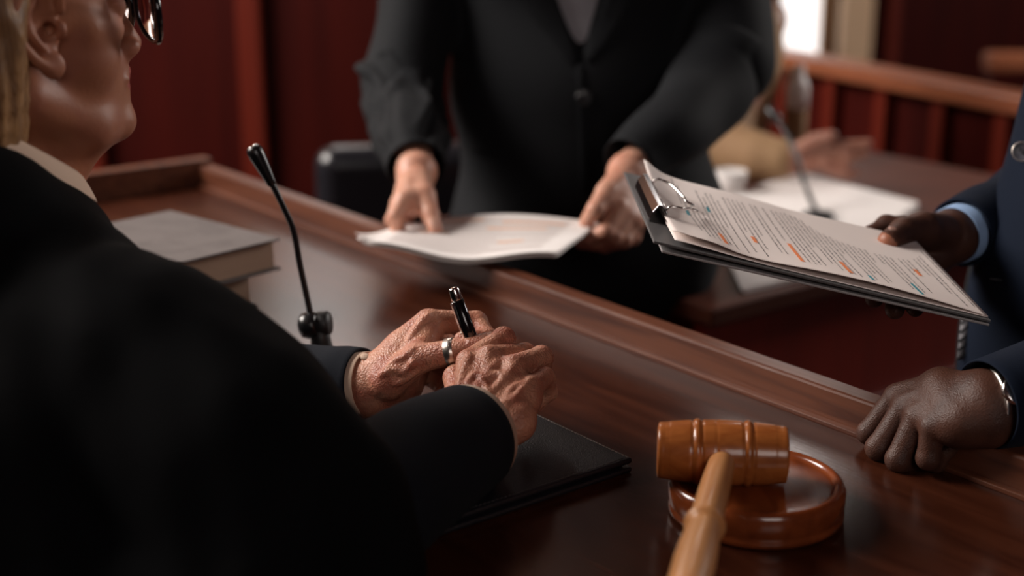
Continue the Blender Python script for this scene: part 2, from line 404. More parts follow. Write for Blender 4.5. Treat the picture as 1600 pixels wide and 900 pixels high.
# ------------------------------------------------------------------ judge's bench
bench = thing('judge_bench', B(1.1, .3, 0), 'dark polished wooden judge\'s bench with raised rail along its edge', 'desk')
L1 = 2.55; Dv = .55
def bpart(name, mb, m, auto=.002): return reframe(mb.build(name, M[m], bench, False, auto), B(0, 0, DESK), BAX)
bpart('desktop', MB().box(B(L1 / 2, Dv / 2 - .01, DESK - .015), (L1 / 2 + .02, Dv / 2 + .01, .015), BAX), 'desk')
fr = MB(); fr.box(B(L1 / 2, -.0125, DESK + .014), (L1 / 2 + .02, .0125, .020), BAX)
bpart('front_rail', fr, 'desk_edge', .003)
bpart('rail_moulding', MB().box(B(L1 / 2, .004, DESK + .002), (L1 / 2, .004, .0025), BAX), 'desk_edge', .001)
sr = MB(); sr.box(B(-.014, .265, DESK + .018), (.014, .29, .026), BAX); bpart('side_rail', sr, 'desk_edge', .003)
bpart('front_panel', MB().box(B(L1 / 2, .02, (DESK - .03) / 2), (L1 / 2, .015, (DESK - .03) / 2), BAX), 'panel', .004)
bpart('side_panel', MB().box(B(0.02, .29, (DESK - .03) / 2), (.02, .25, (DESK - .03) / 2), BAX), 'panel', .004)
bpart('end_panel', MB().box(B(L1 - .02, .29, (DESK - .03) / 2), (.02, .25, (DESK - .03) / 2), BAX), 'panel', .004)

# ------------------------------------------------------------------ books on the bench
def book(name, label, c, ax, lx, ly, z0, th, cover_m, group=None, par=None):
    """ax[0],ax[1] horizontal axes; pages show on +x end and both y sides; spine on -x"""
    t = thing(name, c + ez * z0, label, 'book', group)
    ct = .0028
    cov = MB()
    for z in (z0 + ct / 2, z0 + th - ct / 2): cov.box(c + ez * z, (lx / 2, ly / 2, ct / 2), ax)
    cov.box(c - ax[0] * (lx / 2 - ct / 2) + ez * (z0 + th / 2), (ct / 2, ly / 2, th / 2 - ct), ax)
    reframe(cov.build('cover', M[cover_m], t, False, .0008), c + ez * z0, ax)
    pg = MB().box(c + ez * (z0 + th / 2) + ax[0] * -.002, (lx / 2 - .006, ly / 2 - .005, th / 2 - ct), ax)
    reframe(pg.build('page_block', M['page'], t, False), c + ez * z0, ax)
    return t
zt = DESK + .084
k_r = Dp(438, 372, zt); k_n = Dp(276, 412, zt); k_f = Dp(277, 331, zt)
ax0 = unit((k_f - k_r) * V(1, 1, 0)); ax1 = unit(np.cross(ez, ax0))
if np.dot(ax1, k_n - k_r) < 0: ax1 = -ax1
lx, ly = .215, .160
cb = (k_r * V(1, 1, 0)) + ax0 * lx / 2 + ax1 * ly / 2
bax = np.array([-ax0, ax1, ez])
bax_r = np.array([-ax0, -ax1, ez])
book('hardback_book', 'thick grey cloth hardback lying on top of the book stack', cb, bax_r * V(1, 1, 1)[:, None], lx, ly, DESK + .046, .038, 'book_cloth', None)
book('hardback_book.001', 'thick hardback lying on the wooden bench beneath the grey book', cb + ax0 * .012 + ax1 * .014, bax_r, lx - .02, ly - .014, DESK + .0005, .045, 'book_dark', None)

# ------------------------------------------------------------------ gooseneck microphone on the bench
mic = thing('gooseneck_microphone', Dp(500, 575), 'slim black gooseneck microphone on a pivot base standing on the judge\'s bench', 'microphone')
mb_ = Dp(503, 575)
dm = 1.47
bmb = MB()
bmb.lathe(mb_, ez, [(0, .032), (.003, .033), (.009, .031), (.012, .026), (.0125, .001)], 40)
bmb.build('base', M['black_matte'], mic, True)
st = Wp(503, 508, dm)
MB().tube([mb_ + ez * .008, (mb_ + st) / 2, Wp(501, 530, dm), Wp(500, 505, dm)], [.0125, .0115, .0105, .0095], 24).build('stand', M['black_matte'], mic, True)
hx = unit(Wp(520, 500, dm) - Wp(480, 505, dm) + V(0, -.004, 0)) 
hub = MB(); pc = Wp(486, 508, dm - .004); hub.lathe(pc - hx * .009, hx, [(-.004, .001), (-.003, .008), (0, .0125), (.006, .014), (.013, .0135), (.016, .012), (.0165, .001)], 36)
hub.build('pivot_knob', M['black_plastic'], mic, True)
hub = MB(); hub.lathe(Wp(500, 506, dm) - hx * .004, hx, [(0, .001), (.001, .0115), (.003, .0130), (.012, .0130), (.015, .011), (.0155, .001)], 36); hub.build('pivot_bracket', M['black_matte'], mic, True)
def crv(pts, n=8):
    out = []; P = [np.asarray(p, float) for p in pts]; P = [2 * P[0] - P[1]] + P + [2 * P[-1] - P[-2]]
    for i in range(1, len(P) - 2):
        for j in range(n):
            t = j / n; a, b, c, d = P[i - 1:i + 3]
            out.append(.5 * ((2 * b) + (-a + c) * t + (2 * a - 5 * b + 4 * c - d) * t * t + (-a + 3 * b - 3 * c + d) * t ** 3))
    out.append(P[-2]); return out
gp = crv([Wp(487, 500, 1.465), Wp(479, 462, 1.46), Wp(469, 415, 1.452), Wp(459, 362, 1.443), Wp(445, 328, 1.435), Wp(424, 285, 1.425)])
MB().tube(gp, [.0032] * len(gp), 14).build('gooseneck', M['black_plastic'], mic, True)
a_, b_ = Wp(423, 284, 1.425), Wp(398, 236, 1.418); dd = unit(b_ - a_); Lh = np.linalg.norm(b_ - a_)
hd = MB().lathe(a_, dd, [(-.004, .0034), (-.003, .0046), (.0, .0050), (Lh * .4, .0066), (Lh * .85, .0082), (Lh, .0084), (Lh + .0035, .0072), (Lh + .005, .0050), (Lh + .0052, .001)], 32)
hd.build('capsule_head', M['black_plastic'], mic, True)
rg = b_ + dd * .0052
MB().tube([rg + (unit(np.cross(dd, ez)) * math.cos(t) + unit(np.cross(dd, np.cross(dd, ez))) * math.sin(t)) * .0048 for t in np.linspace(0, 2 * math.pi, 24, endpoint=False)], .0006, 8, closed=True).build('tip_ring', M['chrome'], mic, True)
em = MB(); eu = unit(np.cross(dd, ez)); ev = unit(np.cross(dd, eu)); em.tube([rg + (eu * math.cos(t) + ev * math.sin(t)) * .0016 for t in np.linspace(0, 2 * math.pi, 16, endpoint=False)], .00035, 6, closed=True)
em.tube([rg + ev * .0016 + eu * -.0005, rg + ev * .003 + eu * .0012], .0004, 6); em.tube([rg - eu * .0018, rg - eu * .003 + ev * .0012], .0004, 6)
em.build('tip_emblem', M['silver'], mic, True)

# ------------------------------------------------------------------ gavel on its sound block
zc = DESK
blc = (Dp(1041, 800) + Dp(1315, 800)) / 2
blc = Dp(1180, 800)
br = .070
blk = thing('sound_block', blc, 'round reddish brown sound block with a raised lip under the gavel', 'sound block')
prof = [(0, .001), (0, br - .003), (.003, br), (.0065, br), (.0085, br - .0012), (.0105, br), (.024, br + .0005), (.0285, br - .0015), (.0305, br - .0038), (.0302, br - .0058), (.0285, br - .0075), (.0268, br - .0088), (.0262, br - .0115), (.0264, br - .030), (.0266, .001)]
MB().lathe(blc, ez, prof, 128).build('block', M['block'], blk, True)
ztop = DESK + .0262
gv = thing('gavel', Wp(1128, 710, 1.18), 'polished brown wooden gavel resting across its round sound block', 'gavel')
hr = .0262
# head axis: left end nearer the camera's left; both ends in depth
gl, gr_ = Wp(1033, 704, 1.155), Wp(1222, 709, 1.16)
gl[2] = gr_[2] = 0
gc = (gl + gr_) / 2; gaxis = unit((gr_ - gl) * V(1, 1, 0)); gaxis = unit(gaxis + V(0, -.14, 0)); gaxis[2] = 0; gaxis = unit(gaxis)
GZ = ztop + hr - .001
gc = Wp(1128, 707, (GZ - CAMZ) / (-math.sin(PITCH) + (450 - 707) / FPX * math.cos(PITCH)))
gL = .0505
gpf = []
def gR(t):   # barrel radius at t in -1..1
    return hr * (1 - .145 * t * t)
ts = np.linspace(-1, 1, 81)
for t in ts:
    r = gR(t)
    for g0 in (-.40, .40):
        a = abs(t - g0)
        if a < .055: r += .0011 * math.cos(a / .055 * math.pi / 2)
        elif a < .095: r -= .0011 * math.sin((a - .055) / .04 * math.pi)
    for g0 in (-.09, -.90, -.86, .90, .86, ):
        if abs(t - g0) < .014: r -= .00035
    gpf.append((t * gL, r))
gpf = [(-gL - .0012, .001), (-gL - .0012, gR(1) - .0045), (-gL - .0004, gR(1) - .0015)] + gpf + [(gL + .0004, gR(1) - .0015), (gL + .0012, gR(1) - .0045), (gL + .0012, .001)]
gh = MB().lathe(gc, gaxis, gpf, 96).build('head', M['gavel'], gv, True)
gy = np.cross(ez, gaxis); reframe(gh, gc, [gaxis, gy, ez])
h0 = Wp(1121, 745, 1.115); h0 = gc + (-gy if gy[1] > 0 else gy) * hr * .55
h1 = Wp(1078, 896, 0.945); h1 = Wp(1078, 905, 0.915)
hd_ = unit(h1 - h0); HL = .245
pf = [(-.004, .0095)]
for t in np.linspace(0, 1, 160):
    s = t * HL
    r = .0102 + .0016 * math.sin(min(s / .10, 1) * math.pi * .5)
    if s > .14: r = .0120 + .0022 * math.sin((s - .14) / (HL - .14) * math.pi * .9)
    if abs(s - .132) < .0040: r = .0118 + .0032 * math.cos((s - .132) / .0040 * math.pi / 2)
    elif abs(s - .132) < .0075: r -= .0010
    pf.append((s, r))
pf += [(HL + .004, pf[-1][1] * .8), (HL + .006, .001)]
# the handle has to stay above the bench; find its slope
ho = MB().lathe(h0, hd_, pf, 48).build('handle', M['handle'], gv, True)
gx = unit(np.cross(hd_, ez)); reframe(ho, h0, [gx, np.cross(hd_, gx), hd_])

# ------------------------------------------------------------------ black leather folio
zf = DESK + .014
fc = Dp(989, 715, zf); fa = unit((Dp(843, 647, zf) - fc) * V(1, 1, 0)); fb = unit(np.cross(ez, fa))
if np.dot(fb, Dp(740, 790, zf) - fc) < 0: fb = -fb
la, lb = .22, .30
fol = thing('leather_folio', fc + fa * la / 2 + fb * lb / 2 - ez * .014, 'black leather folio with white edge stitching under the judge\'s hands', 'folio')
fcc = (fc * V(1, 1, 0)) + fa * la / 2 + fb * lb / 2
fx = np.array([fa, fb, ez])
def foliocover(z0, z1, name, inset=0):
    o = MB().box(fcc + ez * (z0 + z1) / 2, (la / 2 - inset, lb / 2 - inset, (z1 - z0) / 2), fx).build(name, M['leather'], fol, True, None)
    md = o.modifiers.new('b', 'BEVEL'); md.width = (z1 - z0) * .42; md.segments = 3
    return reframe(o, fcc + ez * z0, fx)
foliocover(DESK + .0005, DESK + .0055, 'back_cover')
foliocover(DESK + .0055, DESK + .0085, 'inner_pad', .006)
foliocover(DESK + .0085, DESK + .0140, 'front_cover')
s1 = MB(); s2 = MB()
def stitches(mb, p, q, step=.0042, ln=.0026, r=.00035):
    L = np.linalg.norm(q - p); d = unit(q - p); s = 0
    sd = np.cross(ez, d)
    while s < L:
        mb.box(p + d * (s + ln / 2), (ln / 2, r, r), [d, sd, ez]); s += step
cz = ez * (zf + .0002)
c00 = fc * V(1, 1, 0) + fa * .004 + fb * .0035; 
stitches(s1, c00 + cz, c00 + fa * (la - .008) + cz); s1.build('stitching', M['stitch'], fol)
stitches(s2, c00 + cz + fb * .004, c00 + fb * (lb - .008) + cz); s2.build('stitching.001', M['stitch_dark'], fol)

# ------------------------------------------------------------------ sheets of paper
def sheet(fn, name, material, nu=60, nv=44, parent=None, thick=.0004):
    V_ = []; F = []
    for i in range(nu + 1):
        for j in range(nv + 1): V_.append(fn(i / nu, j / nv))
    V_ = np.array(V_); n = len(V_); W_ = nv + 1
    idx = lambda i, j: i * W_ + j
    F = [(idx(i, j), idx(i + 1, j), idx(i + 1, j + 1), idx(i, j + 1)) for i in range(nu) for j in range(nv)]
    o = link_mesh(name, V_, F, material, parent, True)
    md = o.modifiers.new('solid', 'SOLIDIFY'); md.thickness = thick; md.offset = 0
    return o
def nrm_at(fn, u, v, up):
    e = .002; a = fn(min(u + e, 1), v) - fn(max(u - e, 0), v); b = fn(u, min(v + e, 1)) - fn(u, max(v - e, 0)); n = unit(np.cross(a, b))
    return n if np.dot(n, up) > 0 else -n
def patch(mb, fn, u0, u1, v0, v1, off, up, nu=1, nv=1):
    V_ = []; 
    for i in range(nu + 1):
        for j in range(nv + 1):
            u = u0 + (u1 - u0) * i / nu; v = v0 + (v1 - v0) * j / nv; V_.append(fn(u, v) + nrm_at(fn, u, v, up) * off)
    F = [(i * (nv + 1) + j, (i + 1) * (nv + 1) + j, (i + 1) * (nv + 1) + j + 1, i * (nv + 1) + j + 1) for i in range(nu) for j in range(nv)]
    mb.add(V_, F)
def text_lines(fn, lines, up, seed, lenu, lenv, hgt=.0019, off=.00035, vdir=1):
    """lines: (u, v0, v1) - rows of small letter-like marks running along v"""
    rs = random.Random(seed); mb = MB()
    for (u, v0, v1) in lines:
        v = v0
        while v < v1 - .012:
            for _ in range(rs.choice([2, 3, 4, 5, 6, 7, 8])):
                wl = rs.uniform(.0009, .0016) / lenv; h = hgt * rs.choice([.62, .62, .7, 1.0]) / lenu
                if v + wl > v1: break
                k = rs.random()
                if k < .5:
                    patch(mb, fn, u, u + h * .35, v, v + wl * .85, off, up); patch(mb, fn, u + h * .35, u + h, v, v + wl * .4, off, up)
                elif k < .8: patch(mb, fn, u, u + h, v, v + wl * .35, off, up); patch(mb, fn, u, u + h, v + wl * .6, v + wl * .9, off, up)
                else: patch(mb, fn, u, u + h * .8, v, v + wl * .8, off, up)
                v += wl * 1.15
            v += .0017 / lenv
    return mb
# clipboard held by the man: u along the long side from the clip, v from the far side (0) to the near side (1)
q_nl, q_fl, q_nr = Wp(1022, 376, 1.275), Wp(975, 268, 1.475), Wp(1549, 500, 1.235)
LU, LV = np.linalg.norm(q_nr - q_nl), np.linalg.norm(q_nl - q_fl)
print('clipboard', LU, LV)
eu_, ev_ = unit(q_nr - q_nl), unit(q_nl - q_fl); en_ = unit(np.cross(ev_, eu_)); en_ = en_ if en_[2] > 0 else -en_
ev_ = unit(np.cross(en_, eu_)) * (1 if np.dot(np.cross(en_, eu_), ev_) > 0 else -1)
def CB(u, v, h=0): return q_fl + eu_ * (u * LU) + (q_nl - q_fl) * v + en_ * h
clip = thing('clipboard', CB(.5, .5), 'grey clipboard with a clipped sheet of highlighted text held by the man', 'clipboard')
bd = MB(); cbc = CB(.5, .5); 
bax_ = np.array([eu_, unit(q_nl - q_fl), en_])
co = [CB(0, 0), CB(1, 0), CB(1, 1), CB(0, 1)]
def slab(mb, co, n, t0, t1, m=0):
    v = [c + n * t0 for c in co] + [c + n * t1 for c in co]; mb.add(v, [(3, 2, 1, 0), (4, 5, 6, 7), (0, 1, 5, 4), (1, 2, 6, 5), (2, 3, 7, 6), (3, 0, 4, 7)], m)
slab(bd, co, en_, -.0028, -.0002); bd.build('board', M['board'], clip, False, .0006)
# folded second cover hanging just under the board
bd = MB(); co2 = [CB(.03, .02, -.004), CB(1, .02, -.003), CB(1, 1, -.004), CB(.03, 1, -.0075)]; slab(bd, co2, en_, -.0022, 0); bd.build('back_cover', M['board_edge'], clip, False, .0006)
def cp(u, v, k=0):
    uu = .055 + u * .94; vv = .015 + v * .965
    h = .0012 + k * .0006
    h += .011 * math.exp(-(u / .075) ** 1.3) * (1 - v) ** 2.0                       # far corner at the clip curls up
    h += .004 * math.exp(-((u - .0) / .05) ** 2)
    h += .0085 * math.exp(-((u - .10) / .13) ** 2) * max(0, v - .55) / .45
    h += .006 * math.sin(max(0, (u - .2) / .8) * math.pi) * (v ** 3) + .0035 * math.sin(u * 5.2 + .5) * (1 - v) ** 2 
    h += .010 * max(0, u - .78) ** 1.5 * (1 - v)
    vv += -.03 * math.exp(-(u / .10) ** 1.5) * v
    return CB(uu, vv, h)
ps = sheet(cp, 'document', M['paper'], parent=clip)
ps2 = sheet(lambda u, v: CB(.062 + u * .932, .018 + v * .966, .0006 + .0035 * math.exp(-(u / .2) ** 2) * v), 'lower_sheet', M['paper'], parent=clip)
rs = random.Random(3); lines = []
u = .10; n = 0
blocks = []
pos = [(.105, .03, .40)]
while u < .955:
    u += .0172 if rs.random() < .8 else .030
    r = rs.random()
    v0 = rs.choice([.10, .12, .12, .12, .20]); v1 = rs.choice([.90, .93, .93, .95, .82, .6])
    if .12 < u < .19: v0, v1 = rs.choice([.12, .40, .45]), .90
    pos.append((u, v0, v1))
hl = [(.335, .42, .47, 't'), (.252, .40, .44, 't')]
tx = text_lines(cp, pos, en_, 5, LU * .94, LV * .965)
tx.build('printed_text', M['ink'], ps)
print('text quads', len(tx.f))
mo = MB(); mt = MB()
def mark(px, py, ln, mb, fnk=cp, wd=.013, up=en_):
    # nearest (u,v) on the page to the place
    best = None
    for i in range(81):
        for j in range(61):
            p = fnk(i / 80, j / 60); c = p - V(0, 0, CAMZ)
            d = c[1] * math.cos(PITCH) - c[2] * math.sin(PITCH); b = c[1] * math.sin(PITCH) + c[2] * math.cos(PITCH)
            e = (800 + c[0] / d * FPX - px) ** 2 + (450 - b / d * FPX - py) ** 2
            if best is None or e < best[0]: best = (e, i / 80, j / 60)
    _, u, v = best
    mb = MB(); patch(mb, fnk, u - wd / 2, u + wd / 2, v - ln / 2, v + ln / 2, .00055, up, 1, 8)
    mb.build('orange_highlight' if wd > .011 else 'teal_highlight', M['marker_orange' if wd > .011 else 'marker_teal'], ps)
for (x, y, ln) in [(1131, 373, .16), (1177, 376, .085), (1243, 395, .26), (1321, 418, .17), (1435, 427, .085)]: mark(x, y, ln, mo)
for (x, y, ln) in [(1076, 332, .065), (1107, 327, .07), (1362, 434, .07), (1432, 453, .15)]: mark(x, y, ln, mt, wd=.010)
# spring clip
ck = MB(); cu = .040
def prism(mb, u0, u1, v0, v1, h0, h1):
    A = [CB(u0, v0, h0), CB(u1, v0, h0), CB((u0 + u1) / 2 + .012, v0, h1)]; Bq = [CB(u0, v1, h0), CB(u1, v1, h0), CB((u0 + u1) / 2 + .012, v1, h1)]
    mb.add(A + Bq, [(0, 1, 2), (5, 4, 3), (0, 3, 4, 1), (1, 4, 5, 2), (2, 5, 3, 0)])
body = MB(); A = [(.010, .000), (.016, .010), (.030, .0175), (.045, .0175), (.062, .0115), (.062, .0100), (.044, .0155), (.031, .0155), (.019, .008), (.014, .0)]
for (va, vb) in ((.26, .74),):
    pa = [CB(u_, va, h_) for u_, h_ in A]; pb = [CB(u_, vb, h_) for u_, h_ in A]; n = len(A)
    body.add(pa + pb, [tuple(range(n)), tuple(range(n, 2 * n))[::-1]] + [((i + 1) % n, i, n + i, n + (i + 1) % n) for i in range(n)])
body.build('clip_body', M['gunmetal'], clip, False, .0004)
for s in (.34, .66):
    sg = 1 if s < .5 else -1
    pts = crv([CB(.058, s - sg * .04, .011), CB(.075, s - sg * .045, .0165), CB(.115, s - sg * .02, .016), CB(.150, s + sg * .07, .012), CB(.158, s + sg * .11, .010), CB(.185, s + sg * .12, .008)], 5)
    MB().tube(pts, .0014, 10).build('clip_wire' + ('' if s < .5 else '.001'), M['chrome'], clip, True)
MB().tube([CB(.062, .28, .0105), CB(.062, .72, .0105)], .0014, 10).build('clip_rod', M['chrome'], clip, True)

# paper held by the woman; u left to right, v near (0) to far (1)
w_nl, w_nr, w_fr, w_fl = Wp(555, 376, 1.72), Wp(872, 397, 1.70), Wp(938, 349, 1.85), Wp(628, 352, 1.89)
wup = V(0, 0, 1)
def wp(u, v):
    p = (w_nl * (1 - u) + w_nr * u) * (1 - v) + (w_fl * (1 - u) + w_fr * u) * v
    h = .014 * math.sin(math.pi * u) * v ** 1.5 - .010 * math.sin(math.pi * u) * (1 - v) + .004 * math.sin(u * 9) * (1 - v)
    h += .010 * math.exp(-((u) / .035) ** 2) * (1 - v) ** 4
    return p + wup * h
wdoc = thing('document_pages', wp(.5, .5), 'pale printed pages held in both hands by the person in black', 'paper')
wsh = sheet(wp, 'page', M['paper_white'], parent=wdoc)
sheet(lambda u, v: wp(min(1, u * .99 + .012), v * .985 + .0) - wup * (.0014 + .003 * (1 - v) ** 2), 'page.001', M['paper_white'], parent=wdoc)
sheet(lambda u, v: wp(u * .985 + .004, min(1, v * .99 + .008)) - wup * (.003 + .003 * (1 - v) ** 2), 'page.002', M['paper_white'], parent=wdoc)
mbp = MB(); mbo = MB()
for k in range(24):
    v = .10 + k * .035
    patch(mbp, wp, .12, .88 if k % 5 else .6, v, v + .009, .0006, wup, 30, 1)
for (u0, u1, v0) in [(.25, .45, .84), (.55, .86, .80), (.5, .8, .66), (.2, .34, .5), (.62, .75, .35)]: 
    mbo = MB(); patch(mbo, wp, u0, u1, v0, v0 + .035, .0009, wup, 14, 1); mbo.build('orange_highlight', M['marker_orange_pale'], wsh)
mbp.build('printed_text', M['ink_pale'], wsh)
CAMR = V(1, 0, 0); CAMF = V(0, math.cos(PITCH), -math.sin(PITCH)); CAMU = V(0, math.sin(PITCH), math.cos(PITCH))
def C2W(r, u, t): return unit(CAMR * r + CAMU * u - CAMF * t)
def PW(q): return q
def P4(q): return Wp(q[0], q[1], q[2])
# ------------------------------------------------------------------ hands: palm fan, four fingers, thumb, tendons and veins
def hand(vox, palm, fingers, thumb=None, forearm=None, tendons=None, veins=(), kf=.0022, kp=.010, extra=(), smooth=1):
    """every joint is (px, py, depth, radius); palm: list of chains, fingers: list of chains"""
    b = Blob(vox)
    for ch in palm: 
        for a, c in zip(ch[:-1], ch[1:]): b.cap(P4(a), P4(c), a[3], c[3], kp)
    if forearm:
        for a, c in zip(forearm[:-1], forearm[1:]): b.cap(P4(a), P4(c), a[3], c[3], .012)
    for e in extra: b.cap(P4(e[0]), P4(e[1]), e[0][3], e[1][3], e[2])
    if tendons:
        dv, rr, off = tendons
        for ch in palm:
            a, c = ch[-2], ch[-1]
            b.cap(P4(a) + dv * (a[3] * off), P4(c) + dv * (c[3] * off), rr * .8, rr, .004)
    for f in fingers: b.chain([P4(q) for q in f], [q[3] for q in f], kf)
    for f in fingers:       # slightly fuller knuckles
        for q in f[1:-1]: b.ell(P4(q), (q[3] * 1.04,) * 3, None, .002)
    if thumb:
        b.chain([P4(q) for q in thumb], [q[3] for q in thumb], .005)
    if len(veins):      # veins and tendons lie on the skin: find its depth first
        keep = b.vox; b.vox = .002; cv, _ = b.mesh(1); b.vox = keep
        q = cv - V(0, 0, CAMZ); dd_ = q @ CAMF; xx = 800 + (q @ CAMR) / dd_ * FPX; yy = 450 - (q @ CAMU) / dd_ * FPX
        for rad, pts in veins:
            pp = []
            for (x, y) in pts:
                m = (np.abs(xx - x) < 4) & (np.abs(yy - y) < 4)
                if m.any(): pp.append(Wp(x, y, np.percentile(dd_[m], 8) + rad * .78))
            if len(pp) > 1:
                pc_ = crv(pp, 4)
                for a, c in zip(pc_[:-1], pc_[1:]): b.cap(a, c, rad, rad, .0038)
    return b.mesh(smooth)
# ------------------------------------------------------------------ heads (local frame: x forward, y left, z up, chin at z = 0)
def head_mesh(vox, origin, R, neck_to=None, detailed=True, masc=0.0):
    b = Blob(vox)
    b.ell((-.012, 0, .140), (.095, .076, .084), None, .01)
    b.ell((.030, 0, .085), (.056, .058, .080), None, .02)
    b.ell((.048, 0, .040), (.040, .036, .040), None, .02)
    for s in (-1, 1):
        b.cap((-.012, s * .055, .050), (.045, s * .030, .014), .018, .016, .02)
        b.cap((.045, s * .030, .014), (.076, s * .008, .010), .016, .0150, .015)
        b.ell((.045, s * .040, .070), (.026, .020, .024), None, .016)
        b.cap((.045, s * .052, .095), (.072, s * .035, .092), .010, .010, .014)
    b.cap((.082, -.03, .124), (.082, .03, .124), .010, .010, .012)
    for s in (-1, 1):
        b.ell((.097, s * .032, .108), (.016, .019, .012), None, .012, 'sub')
        b.ell((.074, s * .032, .107), (.0135, .0135, .0125), None, .003)
    b.cap((.084, 0, .112), (.103, 0, .072), .0075, .0095, .007)
    for s in (-1, 1): b.ell((.096, s * .0115, .070), (.0105, .0070, .0075), None, .004)
    b.cap((.082, 0, .060), (.080, 0, .034), .014, .014, .015)
    for s in (-1, 1):
        b.cap((.0945, 0, .0495), (.086, s * .020, .0455), .0052, .0032, .003)
        b.cap((.0915, 0, .0365), (.084, s * .018, .0405), .0056, .0030, .003)
    b.cap((.099, -.013, .0432), (.099, .013, .0432), .0022, .0022, .0015, 'sub')
    b.ell((.081, 0, .010), (.0155, .019, .0135), None, .010)
    b.cap((.050, 0, .010), (.002, 0, -.028), .020, .038, .02)
    # neck
    nt = V(-.055, 0, -.10) if neck_to is None else neck_to
    b.cap((-.018, 0, .050), nt, .052, .060, .022)
    b.cap((.030, 0, .012), nt + V(.03, 0, .02), .026, .040, .03)
    if detailed:
        for s in (-1, 1):
            y = s * .0735
            def E(x, z, dy=0): return V(x + .010, y + s * dy, z + .014)
            b.ell(E(-.014, .088, -.002), (.019, .0055, .030), None, .006)
            rim = [E(.006, .100, .002), E(.004, .116, .006), E(-.010, .124, .010), E(-.026, .119, .013), E(-.034, .102, .013), E(-.031, .082, .011), E(-.020, .066, .008), E(-.010, .058, .006)]
            q = crv(rim, 4)
            for a, c in zip(q[:-1], q[1:]): b.cap(a, c, .0036, .0036, .0025)
            anti = crv([E(-.014, .112, .004), E(-.022, .102, .006), E(-.022, .088, .006), E(-.012, .074, .005)], 4)
            for a, c in zip(anti[:-1], anti[1:]): b.cap(a, c, .0030, .0030, .003)
            b.ell(E(-.006, .060, .004), (.0095, .0050, .0110), None, .005)      # lobe
            b.ell(E(.004, .086, .003), (.0050, .0040, .0070), None, .003)       # tragus
            b.ell(E(-.006, .086, .006), (.0085, .0075, .0105), None, .003, 'sub')
            b.ell(E(-.003, .087, -.004), (.0042, .010, .0052), None, .002, 'sub')
            b.cap(E(-.020, .115, .010), E(-.028, .096, .011), .0022, .0022, .002, 'sub')
    v, f = b.mesh(1)
    lip = None
    c = v[f].mean(1)
    lip = (c[:, 0] > .0835) & (np.abs(c[:, 1]) < .021) & (c[:, 2] > .0325) & (c[:, 2] < .0530) & (np.abs(c[:, 2] - .0432) < .0105 * (1 - (np.abs(c[:, 1]) / .024) ** 2))
    Rm = np.asarray(R)
    return v @ Rm + origin, f, lip
def toW(origin, R, p): return np.asarray(p, float) @ np.asarray(R) + origin
# ------------------------------------------------------------------ sleeves: hollow tubes with a turned-in opening
def sleeve(mb, joints, n=72, lip=.035, lipr=.0022, fold=None, seg=10, flat=1.0, m=0, inner=True):
    pts = crv([P4(j) if len(j) == 4 else j[0] for j in joints], seg)
    rr = []
    J = [j[3] if len(j) == 4 else j[1] for j in joints]
    for i in range(len(J) - 1): rr += list(np.linspace(J[i], J[i + 1], seg, endpoint=False))
    rr.append(J[-1])
    N = len(pts); rings = []; nrm = None
    for i in range(N):
        t = unit(pts[min(i + 1, N - 1)] - pts[max(i - 1, 0)])
        if nrm is None: nrm = unit(np.cross(t, V(0, 0, 1)))
        nrm = unit(nrm - t * np.dot(nrm, t)); bn = np.cross(t, nrm)
        ring = np.array([pts[i] + (nrm * math.cos(2 * math.pi * k / n) + bn * math.sin(2 * math.pi * k / n)) * rr[i] for k in range(n)])
        if fold is not None:
            amp = min(1, (N - 1 - i) / (seg * .35))
            dsp = fold(ring) * amp; ring = ring + (ring - pts[i]) / rr[i] * dsp[:, None]
        rings.append((ring, t, rr[i], pts[i], nrm, bn))
    last = rings[-1]
    R_ = [r[0] for r in rings]
    def extra(back, rad): return np.array([last[3] - last[1] * back + (last[4] * math.cos(2 * math.pi * k / n) + last[5] * math.sin(2 * math.pi * k / n)) * rad for k in range(n)])
    if inner:
        R_.append(extra(-.0006, last[2] - lipr * .3)); R_.append(extra(-.0006, last[2] - lipr * .8)); R_.append(extra(.002, last[2] - lipr * 1.1)); R_.append(extra(lip, last[2] - lipr * 1.1))
    vv = np.concatenate(R_); F = []
    for i in range(len(R_) - 1):
        for k in range(n): F.append((i * n + k, (i + 1) * n + k, (i + 1) * n + (k + 1) % n, i * n + (k + 1) % n))
    F.append(tuple(range(n)))
    mb.add(vv, F, m); return last
def cuff(mb, c, t, r, ln, thick=.0014, n=64, flare=0.0, m=0):
    t = unit(t); x = unit(np.cross(t, V(0, 0, 1))); y = np.cross(t, x); R_ = []
    for h, rad in ((-ln, r), (0, r + flare), (.0006, r + flare - thick * .5), (0, r + flare - thick), (-ln, r - thick)):
        R_.append(np.array([c + t * h + (x * math.cos(2 * math.pi * k / n) + y * math.sin(2 * math.pi * k / n)) * rad for k in range(n)]))
    vv = np.concatenate(R_); F = []
    for i in range(len(R_) - 1):
        for k in range(n): F.append((i * n + k, (i + 1) * n + k, (i + 1) * n + (k + 1) % n, i * n + (k + 1) % n))
    mb.add(vv, F, m)
def cone_add(v1, f1, mb_): return mb_.add(v1, f1)
def cloth(name, meshes, material, parent):
    v, f, m = join_meshes([(a, b, 0) for a, b in meshes]); return link_mesh(name, v, f, M[material], parent, True)
def mbmesh(mb):   # quads only from an MB plus its caps
    return mb

